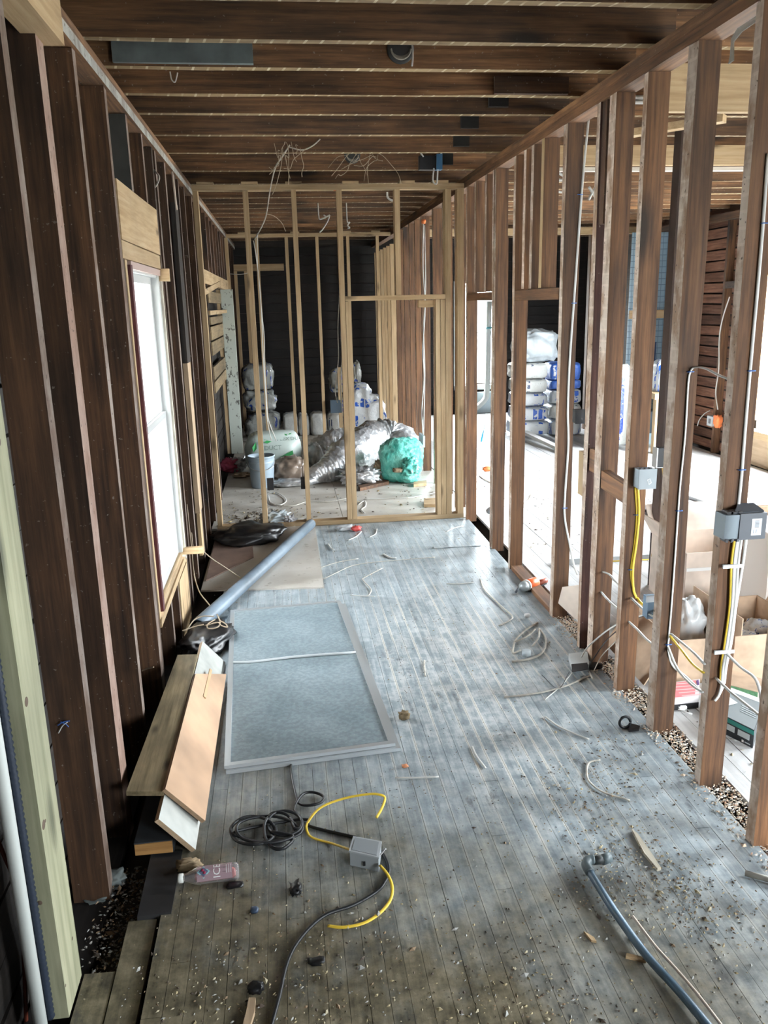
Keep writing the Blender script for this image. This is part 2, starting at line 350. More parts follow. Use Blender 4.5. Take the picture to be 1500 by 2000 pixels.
# ---- floor
floor = struct('floor')
put('subfloor', [(-1.0, -1.7, -.09), (5.5, -1.7, -.09), (5.5, 14.3, -.09), (-1.0, 14.3, -.09), (-1.0, -1.7, -.14), (5.5, -1.7, -.14), (5.5, 14.3, -.14), (-1.0, 14.3, -.14)],
    [(0, 1, 2, 3), (7, 6, 5, 4), (0, 4, 5, 1), (1, 5, 6, 2), (2, 6, 7, 3), (3, 7, 4, 0)], plain('subfloor_dark', (.045, .036, .028), .9, var=3), floor)
rnd = random.Random(3)
bw = .0577; x = -.60+2*.0577; k = 0
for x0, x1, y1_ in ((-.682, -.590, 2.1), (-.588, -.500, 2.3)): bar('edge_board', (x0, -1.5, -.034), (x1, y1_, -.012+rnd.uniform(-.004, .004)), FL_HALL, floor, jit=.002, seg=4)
while x < 1.545:
    y0 = -1.5
    cuts = sorted(rnd.uniform(.8, 6.3) for _ in range(rnd.choice((0, 1, 1, 2))))
    if x < -.5: cuts = [1.78, 2.32, 2.45]
    elif x < -.44: cuts = [1.9, 2.5]
    cuts = [c for i, c in enumerate(cuts) if i == 0 or c-cuts[i-1] > .3] if x > -.44 else cuts
    ends = cuts+[6.985]
    for i, c in enumerate(ends):
        if x < -.44 and i in (1,) and x < -.5: y0 = c; continue      # boards missing beside the left wall
        z = rnd.uniform(-.0004, .0004)
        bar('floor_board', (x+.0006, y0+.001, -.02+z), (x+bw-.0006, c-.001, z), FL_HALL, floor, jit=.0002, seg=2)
        y0 = c
    x += bw
x = 1.70
while x < 5.25:
    c = rnd.uniform(2, 10)
    for a_, b_ in ((-1.5, c), (c, 13.9)):
        bar('floor_board', (x+.001, a_+.001, -.021), (x+.082, b_-.001, rnd.uniform(-.0015, .001)), FL_SIDE, floor, jit=.0006, seg=2)
    x += .0835
for i, (a_, b_) in enumerate(((7.02, 8.22), (8.22, 9.44), (9.44, 10.66), (10.66, 11.88), (11.88, 13.9))):
    for x0, x1 in ((-.70, .48), (.482, 1.69)):
        bar('subfloor_panel', (x0, a_+.002, -.02), (x1-.002, b_-.002, rnd.uniform(-.003, .0)), FL_FAR, floor, jit=0, seg=1)
slab('plywood_patch', [(.212, 6.97, .012), (.203, 5.33, .012), (-.64, 5.42, .012), (-.64, 6.97, .012)], .012, FL_FAR, floor)
slab('plywood_patch', [(-.35, 6.97, .022), (-.30, 6.1, .022), (-.62, 5.6, .022), (-.64, 6.97, .022)], .009, plain('stained_plywood', (.17, .11, .085), .85, var=5), floor)
bar('floor_strip', (1.12, 6.1, .0), (1.5, 6.14, .004), FL_HALL, floor, seg=1)

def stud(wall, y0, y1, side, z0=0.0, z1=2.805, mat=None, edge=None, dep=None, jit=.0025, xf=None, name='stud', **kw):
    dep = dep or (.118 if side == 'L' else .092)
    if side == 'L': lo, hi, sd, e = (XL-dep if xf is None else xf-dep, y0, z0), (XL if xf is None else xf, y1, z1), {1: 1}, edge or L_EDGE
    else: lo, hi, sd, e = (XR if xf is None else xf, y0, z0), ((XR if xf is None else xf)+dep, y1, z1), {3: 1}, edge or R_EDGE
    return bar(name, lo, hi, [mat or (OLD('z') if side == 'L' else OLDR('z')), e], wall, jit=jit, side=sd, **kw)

# ---- left wall
wl = struct('wall_left')
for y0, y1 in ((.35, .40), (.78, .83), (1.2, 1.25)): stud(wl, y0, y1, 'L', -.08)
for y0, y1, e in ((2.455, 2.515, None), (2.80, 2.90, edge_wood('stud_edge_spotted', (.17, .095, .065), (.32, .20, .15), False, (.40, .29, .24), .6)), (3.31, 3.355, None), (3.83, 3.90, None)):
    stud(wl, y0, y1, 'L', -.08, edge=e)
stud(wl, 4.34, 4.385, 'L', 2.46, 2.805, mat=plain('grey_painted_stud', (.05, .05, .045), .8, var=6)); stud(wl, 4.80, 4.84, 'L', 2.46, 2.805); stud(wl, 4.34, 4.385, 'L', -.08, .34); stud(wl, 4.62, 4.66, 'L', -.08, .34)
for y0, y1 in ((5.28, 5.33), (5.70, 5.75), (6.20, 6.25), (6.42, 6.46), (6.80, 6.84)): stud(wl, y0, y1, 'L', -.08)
bar('block', (XL-.02, 6.0, 1.52), (XL+.012, 6.2, 2.6), DARKB('z'), wl); bar('block', (XL-.02, 5.98, .42), (XL+.012, 6.17, 1.52), PLY('z'), wl); bar('block', (XL-.01, 5.95, .1), (XL+.014, 6.07, .42), NEW('z'), wl)
yy = 7.35
while yy < 14: stud(wl, yy, yy+.045, 'L', -.08, (2.805 if (yy < 7.9 or yy > 11.3) else 2.805) if not 7.9 < yy < 11.3 else 2.805) if not 8.2 < yy < 11.2 else stud(wl, yy, yy+.045, 'L', 2.25); yy += .42
bar('top_plate', (XL-.142, -1.6, 2.807), (XL+.012, 14.1, 2.85), [JOI('y'), edge_wood('plate_edge_grey', (.16, .14, .12), (.28, .27, .25), False, (.42, .42, .40), .7)], wl, side={2: 1}); bar('top_plate', (XL-.142, -1.6, 2.852), (XL+.004, 14.1, 2.895), JOI('y'), wl)
bar('sole_plate', (XL-.142, -1.6, -.088), (XL, 14.1, -.045), DARKB('y'), wl)
# window framing in new lumber
bar('header', (XL-.075, 3.905, 2.205), (XL+.004, 5.12, 2.455), NEW('y'), wl); bar('header', (XL-.07, 3.905, 2.125), (XL, 5.12, 2.20), NEW('y'), wl)
bar('jack_stud', (XL-.088, 5.075, -.08), (XL+.002, 5.115, 2.12), NEW('z'), wl); bar('jack_stud', (XL-.088, 5.18, -.08), (XL-.004, 5.225, 2.805), OLD('z'), wl)
bar('jack_stud', (XL-.088, 3.912, -.08), (XL-.004, 3.955, 2.12), OLD('z'), wl); bar('trimmer', (XL-.088, 3.965, .33), (XL-.002, 4.0, 2.12), NEW('z'), wl)
bar('sill_plate', (XL-.088, 3.96, .335), (XL+.004, 5.07, .375), NEW('y'), wl); bar('cripple_board', (XL-.035, 4.68, -.05), (XL+.006, 5.07, .33), NEW('z'), wl)
bar('spacer_block', (XL-.02, 5.02, .395), (XL+.12, 5.06, .435), NEW('x'), wl); bar('spacer_block', (XL-.02, 5.03, 2.055), (XL+.055, 5.06, 2.125), NEW('x'), wl)
# sheathing boards, seen through the gaps
z = -.08; i = 0
while z < 2.9:
    h = .148; spans = [(-1.6, 3.98), (5.13, 14.15)] if .30 < z < 2.14 else [(-1.6, 4.5+rnd.uniform(-.3, .3)), (4.9, 14.15)]
    if .30 > z or z > 2.14: spans = [(-1.6, 4.6), (4.6, 14.15)]
    for a_, b_ in spans:
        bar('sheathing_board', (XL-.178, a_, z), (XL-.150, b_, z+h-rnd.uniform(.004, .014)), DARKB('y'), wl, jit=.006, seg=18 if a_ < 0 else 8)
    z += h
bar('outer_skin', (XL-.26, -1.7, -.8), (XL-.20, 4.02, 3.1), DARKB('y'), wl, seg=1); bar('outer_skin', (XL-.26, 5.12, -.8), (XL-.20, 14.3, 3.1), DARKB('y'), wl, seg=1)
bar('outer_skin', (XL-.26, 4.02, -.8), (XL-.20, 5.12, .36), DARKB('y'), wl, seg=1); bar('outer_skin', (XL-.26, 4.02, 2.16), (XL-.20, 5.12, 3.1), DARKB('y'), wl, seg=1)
# far room end of the left wall: pale header, brace, painted post, boarded recess
bar('header', (XL-.04, 7.95, 2.12), (XL+.01, 11.5, 2.245), NEW('y'), wl); slab('brace', [WX(399, 566, XL+.02), WX(432, 548, XL+.02), WX(432, 558, XL+.02), WX(399, 578, XL+.02)], .04, NEW('y'), wl, up=Vector((1, 0, 0)))
for z0, z1 in ((1.00, 1.12), (1.14, 1.28), (1.40, 1.54), (1.56, 1.70), (1.72, 1.80), (1.95, 2.07)): bar('recess_board', (XL-.08, 9.0, z0), (XL-.05, 10.9, z1), wood('old_shelf_y', 'y', (.12, .08, .04), (.22, .16, .085)), wl, seg=1)
bar('rail', (XL-.03, 8.3, 1.83), (XL+.01, 10.95, 1.87), NEW('y'), wl, seg=1)
peel = NT('peeling_paint', .7); nn = peel.noise(peel.coord('Object', (1, 1, .6)), 17, 5, .7); sg = peel.noise(peel.coord('Object', (1, 1, 1), False), 2.0, 3)
peel.col(peel.mix(peel.ramp(peel.math('ADD', nn, peel.math('MULTIPLY', sg, .45)), [(.80, 0.0), (.83, .9)]), (.50, .54, .48), (.08, .07, .06)))
bar('painted_post', (-.735, 10.9, 0), (-.585, 11.0, 2.12), peel.m, wl); bar('trimmer', (-.79, 10.91, 0), (-.742, 10.99, 2.12), NEW('z'), wl)

# ---- window in the left wall
w1 = struct('window_1', (XL-.06, 4.57, 1.27)); VIN = plain('vinyl_white', (.52, .53, .52), .4)
bar('window_frame', (XL-.075, 4.985, .42), (XL-.004, 5.04, 2.115), VIN, w1)
for lo, hi in (((XL-.27, 5.03, .38), (XL-.078, 5.06, 2.12)), ((XL-.27, 4.04, .38), (XL-.078, 4.06, 2.12)), ((XL-.27, 4.06, .36), (XL-.078, 5.03, .39)), ((XL-.27, 4.06, 2.10), (XL-.078, 5.03, 2.13))): bar('outer_jamb', lo, hi, VIN, w1, seg=1)
bar('window_frame', (XL-.075, 4.06, .42), (XL-.03, 4.10, 2.115), VIN, w1)
bar('window_frame', (XL-.075, 4.10, 2.075), (XL-.01, 4.985, 2.115), VIN, w1); bar('window_frame', (XL-.075, 4.10, .378), (XL-.004, 4.985, .42), NEW('y'), w1)
for xx, z0, z1 in ((XL-.062, 1.27, 2.075), (XL-.045, .42, 1.31)):
    s_ = bar('sash', (xx, 4.935, z0), (xx+.018, 4.985, z1), VIN, w1); bar('sash_rail', (xx, 4.12, z0), (xx+.018, 4.933, z0+.045), VIN, s_); bar('sash_rail', (xx, 4.12, z1-.04), (xx+.018, 4.933, z1), VIN, s_)
    bar('sash_stile', (xx, 4.102, z0), (xx+.018, 4.14, z1), VIN, s_)
    gl = NT('window_glass', .0); gl.b.inputs['Transmission Weight'].default_value = 1; gl.b.inputs['IOR'].default_value = 1.01; gl.col((1, 1, 1)); bar('pane', (xx+.007, 4.14, z0+.045), (xx+.010, 4.935, z1-.04), gl.m, s_, jit=0, seg=1)
bar('casing', (XL-.01, 5.04, .36), (XL+.008, 5.075, 2.12), plain('pale_primed_trim', (.62, .57, .47), .6, var=8), w1)
bar('stop_bead', (XL-.025, 4.012, .40), (XL+.012, 4.055, 2.10), plain('dark_red_trim', (.085, .018, .022), .5, var=8), w1); bar('stop_bead', (XL-.01, 4.06, 2.085), (XL+.006, 5.035, 2.118), plain('pale_red_trim', (.42, .30, .26), .5), w1)

# ---- right wall of the hall (open studs)
wr = struct('wall_right')
RS = [(2.325, 2.372), (2.705, 2.752), (3.13, 3.20), (3.54, 3.585), (3.875, 3.955), (4.06, 4.11), (4.53, 4.585), (5.49, 5.545), (6.00, 6.045), (6.05, 6.095), (6.92, 6.965)]
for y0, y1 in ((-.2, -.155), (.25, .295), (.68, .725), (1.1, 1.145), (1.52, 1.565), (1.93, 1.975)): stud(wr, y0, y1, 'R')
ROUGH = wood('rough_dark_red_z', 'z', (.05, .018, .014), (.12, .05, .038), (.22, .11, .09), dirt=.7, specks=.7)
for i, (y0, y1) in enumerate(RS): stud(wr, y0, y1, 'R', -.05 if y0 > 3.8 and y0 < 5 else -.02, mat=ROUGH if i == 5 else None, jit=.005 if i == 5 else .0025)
for y0 in (7.38, 7.95, 8.47, 9.17, 9.6, 10.02, 10.46, 10.8, 11.2): stud(wr, y0, y0+.05, 'R', -.05)
yy = 11.75
while yy < 13.9: stud(wr, yy, yy+.04, 'R', -.05, 2.70, mat=NEW('z'), edge=NEW('z')); yy += .38
bar('top_plate', (XR, -1.6, 2.807), (XR+.095, 14.1, 2.85), OLDR('y'), wr); bar('top_plate', (XR, -1.6, 2.852), (XR+.095, 14.1, 2.895), [JOI('y'), R_EDGE], wr)
bar('header', (XR, 6.10, 1.905), (XR+.09, 6.915, 1.965), OLDR('y'), wr); bar('header', (XR, 4.59, 1.90), (XR+.09, 5.485, 1.965), OLDR('y'), wr)
for y0, mm in ((6.62, None), (6.28, None), (5.12, None), (4.92, 'n'), (5.28, None)):
    stud(wr, y0, y0+.045, 'R', 1.97, edge=NEW('z') if mm else None, name='cripple_stud')
bar('block', (XR+.004, 3.59, .96), (XR+.05, 3.87, 1.05), OLDR('y'), wr, shift=(0, 0, .015)); bar('block', (XR+.01, 3.96, 1.02), (XR+.06, 4.055, 1.14), OLDR('y'), wr)
bar('block', (XR+.01, 4.115, .86), (XR+.06, 4.21, 1.10), NEW('z'), wr); bar('sole_plate', (XR+.005, 4.6, -.03), (XR+.085, 5.48, .03), OLDR('y'), wr)
bar('scab', (XR+.005, 3.93+.06, 2.25), (XR+.04, 4.05, 2.80), OLD('z'), wr)
# ---- new partition across the hall
wm = struct('wall_middle', (.44, 7.0, 0))
def pst(x0, x1, z0, z1, name='stud', mat=None, y=7.0): return bar(name, (x0, y, z0), (x1, y+.089, z1), mat or NEW('z'), wm)
for x0, x1 in ((-.636, -.596), (-.243, -.201), (.143, .183), (.507, .548), (1.402, 1.452), (1.505, 1.560)): pst(x0, x1, .04, 2.80)
pst(.551, .593, .04, 1.924, 'jack_stud'); pst(1.318, 1.356, .04, 1.924, 'jack_stud'); pst(1.359, 1.399, .04, 1.924, 'jack_stud'); pst(.980, 1.024, 1.967, 2.80, 'cripple_stud')
bar('header', (.551, 7.0, 1.926), (1.40, 7.089, 1.966), NEW('x'), wm); bar('header', (1.19, 7.1, 1.86), (1.36, 7.18, 1.92), NEW('x'), wm, shift=(0, 0, 0))
bar('top_plate', (-.64, 6.995, 2.802), (1.56, 7.092, 2.842), NEW('x'), wm); bar('sole_plate', (-.64, 6.998, .001), (1.56, 7.09, .039), NEW('x'), wm)
for x0 in (-.60, -.25, .10, .56, 1.02, 1.3): bar('shim', (x0, 7.0, 2.844), (x0+.13, 7.08, 2.866), NEW('x'), wm, seg=1)
# ---- second partition beyond the far room
wf = struct('wall_far', (.44, 11.6, 0)); K = 11.6
for px in (441, 501, 559, 619, 679, 737): a_ = WY(px, 470, K).x; bar('stud', (a_-.02, K, 0), (a_+.022, K+.089, 2.80), NEW('z'), wf)
bar('short_stud', (WY(668, 800, K).x-.05, K-.1, .2), (WY(668, 800, K).x, K-.02, 1.05), NEW('z'), wf)
bar('top_plate', (-.66, K-.005, 2.802), (1.56, K+.092, 2.845), NEW('x'), wf); bar('top_plate', (1.68, K-.005, 2.78), (5.2, K+.092, 2.87), NEW('x'), wf)
for x0 in (-.5, .2, .9, 1.3): bar('shim', (x0, K, 2.848), (x0+.12, K+.08, 2.868), NEW('x'), wf, seg=1)
bar('header', (-.65, 12.9, 2.42), (.1, 12.95, 2.52), NEW('x'), wf)
for x0 in (-.65, -.50): bar('stud', (x0, 12.9, 0), (x0+.045, 12.98, 2.42), NEW('z'), wf)
for x0 in (1.85, 2.3, 2.75, 3.2, 4.05, 4.45, 4.8): bar('stud', (x0, K+.1, 0), (x0+.05, K+.19, 2.78), OLDR('z'), wf)
# ---- back wall, entry wall, right outer wall
def shell(name, axis, c, th, a0, a1, holes, mat, z0=-.8, z1=3.1):
    """outer wall with openings, built of pieces"""
    wobj = struct(name); cuts = sorted(holes); p = a0
    def pc(a_, b_, zz0, zz1):
        if b_-a_ < .005: return
        lo, hi = ((c, a_, zz0), (c+th, b_, zz1)) if axis == 'x' else ((a_, c, zz0), (b_, c+th, zz1))
        bar('wall_panel', lo, hi, mat, wobj, jit=0, seg=1)
    for a_, b_, h0, h1 in cuts:
        pc(p, a_, z0, z1); pc(a_, b_, z0, h0); pc(a_, b_, h1, z1); p = b_
    pc(p, a1, z0, z1); return wobj
DK = DARKB('x')
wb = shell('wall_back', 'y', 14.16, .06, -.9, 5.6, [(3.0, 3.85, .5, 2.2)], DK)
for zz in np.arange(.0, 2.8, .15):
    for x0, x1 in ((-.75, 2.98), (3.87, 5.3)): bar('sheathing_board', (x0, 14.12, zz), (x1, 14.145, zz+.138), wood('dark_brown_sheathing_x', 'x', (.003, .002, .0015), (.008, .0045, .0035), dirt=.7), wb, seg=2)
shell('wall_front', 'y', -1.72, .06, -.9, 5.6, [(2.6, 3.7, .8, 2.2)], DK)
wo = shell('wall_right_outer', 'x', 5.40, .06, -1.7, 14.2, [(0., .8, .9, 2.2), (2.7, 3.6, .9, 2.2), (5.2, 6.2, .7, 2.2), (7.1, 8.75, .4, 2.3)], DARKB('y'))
SHB = wood('red_brown_sheathing_y', 'y', (.09, .04, .024), (.25, .12, .075), (.36, .22, .16), dirt=.5, lo=.5, hi=1.4)
zz = 0.02
while zz < 2.85: bar('sheathing_board', (5.355, 9.0, zz), (5.38, 11.55, zz+.106), SHB, wo, jit=.006, seg=5); zz += .128
for y0 in (8.95, 9.42, 10.1, 11.2): bar('stud', (5.26, y0, 0), (5.35, y0+.045, 2.75), OLDR('z'), wo)
bar('header', (5.25, 8.99, 1.98), (5.34, 9.41, 2.06), OLD('y'), wo)
bar('top_plate', (5.25, -1.6, 2.76), (5.35, 11.6, 2.84), OLDR('y'), wo)
for a_, b_, z_ in ((7.1, 8.75, .4), (5.2, 6.2, .7), (2.7, 3.6, .9)):
    bar('sill', (5.28, a_-.05, z_-.08), (5.40, b_+.05, z_), NEW('y'), wo); bar('jamb', (5.30, b_+.0, .5), (5.42, b_+.05, 2.3), NEW('z'), wo); bar('jamb', (5.30, a_-.05, .5), (5.42, a_, 2.3), NEW('z'), wo); bar('panel_under', (5.32, a_-.05, .0), (5.36, b_+.05, z_-.09), PLY('y'), wo)
# the window beyond the doorway, with its frame
w2 = struct('window_2', (3.42, 14.1, .5))
for lo, hi in (((2.96, 14.06, .44), (3.0, 14.12, 2.24)), ((3.85, 14.06, .44), (3.89, 14.12, 2.24)), ((3.0, 14.06, 2.2), (3.85, 14.12, 2.24)), ((2.96, 14.02, .40), (3.89, 14.14, .48)), ((3.0, 14.08, 1.36), (3.85, 14.12, 1.39))): bar('window_frame', lo, hi, VIN, w2)

# ---- ceiling: joists, decking, blocks
ce = struct('ceiling', (0, 0, 2.9))
JY = [-.9, -.45, 0, .45, .9, 1.35, 1.8, 2.22, 2.64, 3.055, 3.512, 3.895, 4.355, 4.77, 5.325, 5.915, 6.66, 7.35, 7.80, 8.25, 8.7, 9.12, 9.55, 9.98, 10.4, 10.8, 11.25, 11.75, 12.2, 12.6, 13.0, 13.5]
for y0 in JY:
    bar('joist', (-.76, y0, 2.897), (1.66, y0+.048, 3.09), [JOI('x'), J_EDGE], ce, jit=.003, side={0: 1}, seg=5)
    bar('joist', (1.665, y0+.02, 2.897), (5.33, y0+.066, 3.09), [JOI('x'), J_EDGE], ce, jit=.003, side={0: 1}, seg=5)
xx = -.9
while xx < 5.5: bar('deck_board', (xx, -1.7, 3.095), (xx+.197, 14.25, 3.115), DARKB('y'), ce, jit=0, seg=2); xx += .2
bar('roof_skin', (-1.0, -1.8, 3.12), (5.6, 14.4, 3.15), DARKB('y'), ce, jit=0, seg=1)
bar('scab_board', (-.637, 3.868, 2.905), (-.055, 3.893, 2.985), plain('grey_painted_board', (.11, .13, .13), .8, var=7), ce)
for (px, py, yj) in ((972, 207, 4.77), (916, 245, 5.325), (900, 282, 5.915), (870, 312, 6.66)):
    p = WY(px, py, yj); bar('block', (p.x-.055, yj-.03, 2.93), (p.x+.055, yj-.002, 3.06), plain('dark_block', (.012, .01, .009), .9), ce)  # near-black blocks on the joist fronts
bar('block', (1.12, 4.33, 2.90), (1.5, 4.352, 2.98), OLD('x'), ce)
bar('new_joist', (1.70, 3.76, 2.70), (5.2, 3.80, 2.895), NEW('x'), ce, seg=3); bar('new_joist', (1.70, 5.66, 2.77), (5.2, 5.70, 2.895), NEW('x'), ce, seg=3); bar('new_joist', (1.70, 5.70, 2.74), (5.2, 5.75, 2.765), plain('white_strip', (.75, .72, .66), .6), ce, seg=3)
slab('brace', [F(1232, 285, 2.8), F(1305, 240, 2.8), F(1318, 232, 2.8), F(1340, 245, 2.8)][:0] or [(2.05, 5.0, 2.86), (2.45, 4.55, 2.86), (2.5, 4.6, 2.86), (2.1, 5.05, 2.86)], .04, NEW('x'), ce)
slab('brace', [(2.95, 4.9, 2.86), (3.4, 4.5, 2.86), (3.45, 4.55, 2.86), (3.0, 4.95, 2.86)], .04, NEW('x'), ce)

# ================================================================== THINGS IN THE HALL
# entry post, beam and the pipes beside it
p_ = thing('corner_post', (-.725, 2.01, -.0), 'pale green treated post in the left foreground', 'post')
bar('shaft', (-.768, 1.935, 0), (-.684, 2.085, 2.70), TREATED('z'), p_, jit=.001)
KN = plain('knot', (.09, .06, .04), .8)
for (zz, yy, r1) in ((.95, 1.962, .014), (.60, 1.955, .016), (.60, 1.972, .006), (.16, 2.05, .006), (.1, 1.944, .005), (1.6, 2.03, .012)):
    lathe('knot', [(0, r1), (.0015, r1*.8)], (-.6845, yy, zz), (1, 0, 0), KN, p_, n=12)
for (zz, xx, r1) in ((.38, -.715, .008), (1.02, -.73, .01)): lathe('knot', [(0, r1), (.0015, r1*.8)], (xx, 1.9355, zz), (0, -1, 0), KN, p_, n=12)
tag(bar('roof_beam', (-.72, .4, 2.702), (-.622, 2.92, 2.895), NEW('y'), None), 'short pale new beam running overhead at top left', 'beam')
tube('water_pipe', [(-.744, 1.893, -.09), (-.744, 1.893, 2.89)], .0172, PVCW, n=14, sub=0, label='white plastic water pipe upright beside the green post', cat='pipe')
pr = [(-.7265, 1.9205, .02+.0085*i) for i in range(337)]
v, f = tube_geo(pr, .0115, 10, 0, rf=None)
v = [Vector(pr[i//10])+(q-Vector(pr[i//10]))*(1.12 if (i//10) % 2 else .78) for i, q in enumerate(v)]
put('conduit_hose', v, f, HOSE, smooth=True, label='dark blue corrugated hose upright beside the white pipe', cat='hose')
tube('copper_wire', [WY(-20, 1600, 1.99), WY(0, 1652, 1.99), WY(37, 1750, 1.99), WY(48, 1900, 1.99), WY(52, 2040, 1.99)], .006, COPPER, n=8, sub=4, label='thin red-brown pipe left of the white water pipe', cat='pipe')

# insulated window screens lying on the floor
def screen(name, q, zt, th, label, bar_=True):
    o = thing(name, tuple(sum(Vector((*a, 0)).xyz[i] for a in q)/4 for i in range(3)), label, 'screen'); C = [Vector((*a, zt)) for a in q]
    cen = sum(C, Vector())/4; fw = .026
    def ins(i, d):
        a, b, c = C[i-1], C[i], C[(i+1) % 4]; u1 = (a-b).normalized(); u2 = (c-b).normalized(); return b+(u1+u2)*d
    I = [ins(i, fw) for i in range(4)]
    for i in range(4):
        j = (i+1) % 4; slab('frame_rail', [C[i], C[j], I[j], I[i]], th, ALU, o)
    slab('mesh_panel', [p-Vector((0, 0, .006)) for p in I], .004, SCRM, o)
    if bar_:
        a = I[0].lerp(I[3], .435); b = I[1].lerp(I[2], .455); tube('crossbar', [a+Vector((0, 0, .001)), a.lerp(b, .16)+Vector((0, -.012, 0)), a.lerp(b, .5)+Vector((0, .004, .001)), b], .007, plain('white_spline', (.7, .74, .75), .4), o, n=6, sub=4)
    return o
t = NT('screen_mesh', .32); P = t.coord('Object', (1, 1, 1), False); n1 = t.noise(P, 3, 4); n2 = t.noise(P, 95, 2)
c = t.ramp(n1, [(.3, (.17, .225, .25)), (.7, (.33, .40, .43))]); c = t.mix(t.ramp(n2, [(.62, 0.0), (.7, .4)]), c, (.5, .5, .46)); c = t.mix(t.ramp(t.noise(P, 45, 1), [(.4, .25), (.6, 0.0)]), c, (.03, .045, .055)); t.col(c)
t.b.inputs['Specular IOR Level'].default_value = .7; t.bump(t.noise(P, 160, 1), .12, .002); SCRM = t.m
screen('storm_screen', [(-.395, 4.93), (.325, 4.965), (.425, 3.155), (-.325, 3.09)], .017, .015, 'lower grey window screen, its edge showing under the upper one', False)
screen('storm_screen', [(-.41, 4.94), (.295, 4.985), (.403, 3.17), (-.332, 3.103)], .034, .015, 'aluminium-framed grey screen with a white crossbar lying on top')
# grey conduit pipe
a_, b_ = Vector((.175, 6.85, .060)), Vector((-.585, 4.63, .062)); ax_ = (b_-a_).normalized(); L_ = (b_-a_).length
lathe('drain_pipe', [(0, .041), (.02, .043), (L_*.5, .043), (L_-.02, .046), (L_, .046), (L_, .038), (L_-.3, .038)], a_, ax_, PIPEG, n=20, cap=False, label='long grey plastic pipe lying diagonally across the floor', cat='pipe')
# plastic sheets
lump('plastic_sheet', F(488, 1056), (.62, .50, .15), BLACKP, e=.8, amp=.35, freq=1.7, ridge=.10, seed=3, rot=.2, label='crumpled black plastic sheet against the new partition', cat='plastic sheet')
lump('plastic_sheet', F(405, 1262), (.26, .50, .13), BLACKP, e=.8, amp=.35, freq=1.9, ridge=.12, seed=9, rot=-.3, label='folded black plastic beside the near end of the grey pipe', cat='plastic sheet')
o = thing('plastic_bag', F(680, 1036), 'clear plastic bag with a red print by the door sill', 'bag')
lump('film', F(672, 1036), (.19, .11, .06), film('clear_film', (.75, .78, .8), .5), o, e=.8, amp=.5, freq=4, ridge=.25, seed=2, sub=3); lump('printed_end', F(696, 1037), (.10, .08, .055), plain('red_print', (.65, .10, .09), .35), o, e=.8, amp=.4, freq=4, ridge=.2, seed=5, sub=3)

# boards piled along the left wall
slab('plank', [(-.645, 2.707, .205), (-.512, 2.70, .195), (-.502, 3.89, .205), (-.60, 3.885, .212)], .018, wood('mouldy_plywood_y', 'y', (.13, .10, .05), (.26, .20, .11), (.34, .27, .16), dirt=.9, knots=3.5), label='dirty yellowish plank lying highest beside the wall studs', cat='board')
slab('shelf_board', [(-.512, 2.56, .178), (-.402, 2.60, .012), (-.398, 4.20, .012), (-.50, 4.12, .178)], .018, [plain('chipped_white_board', (.40, .41, .38), .6, var=5), PLY('y')], idx=[0, 1, 1, 1, 1, 1], label='long white-painted board sticking out at both ends under the tan plank', cat='board')
slab('shelf_board', [(-.505, 2.70, .206), (-.378, 2.735, .034), (-.378, 4.0, .034), (-.49, 3.66, .206)], .016, [plain('tan_board', (.44, .27, .155), .65, var=3), wood('tan_edge_y', 'y', (.2, .12, .07), (.3, .2, .12))], idx=[0, 1, 1, 1, 1, 1], label='tan board tilted on top of the white-painted one', cat='board')
slab('shim_strip', [(-.448, 3.55, .142), (-.437, 3.55, .130), (-.433, 3.86, .126), (-.443, 3.86, .138)], .006, NEW('y'), label='small pale strip of wood near the far end of the tan board', cat='wood strip')
o = thing('lumber_offcut', (-.545, 3.1, 0), 'dark plank end with an orange sawn face under the pile', 'board')
bar('plank', (-.615, 2.60, .012), (-.478, 3.7, .062), plain('dark_stained_plank', (.03, .035, .04), .7, var=5), o); bar('sawn_end', (-.612, 2.596, .014), (-.481, 2.6, .058), wood('end_grain_x', 'x', (.25, .11, .03), (.45, .24, .08)), o, seg=1)
bar('sleeper', (-.59, 3.0, .064), (-.52, 3.08, .184), OLD('z'), o); bar('sleeper', (-.58, 3.6, .064), (-.52, 3.66, .184), OLD('z'), o)
tag(bar('floor_offcut', (-.56, 2.30, -.03), (-.452, 2.62, .004), plain('black_floorboard', (.03, .03, .032), .6, var=9)), 'short dark floorboard offcut in front of the board pile', 'board')

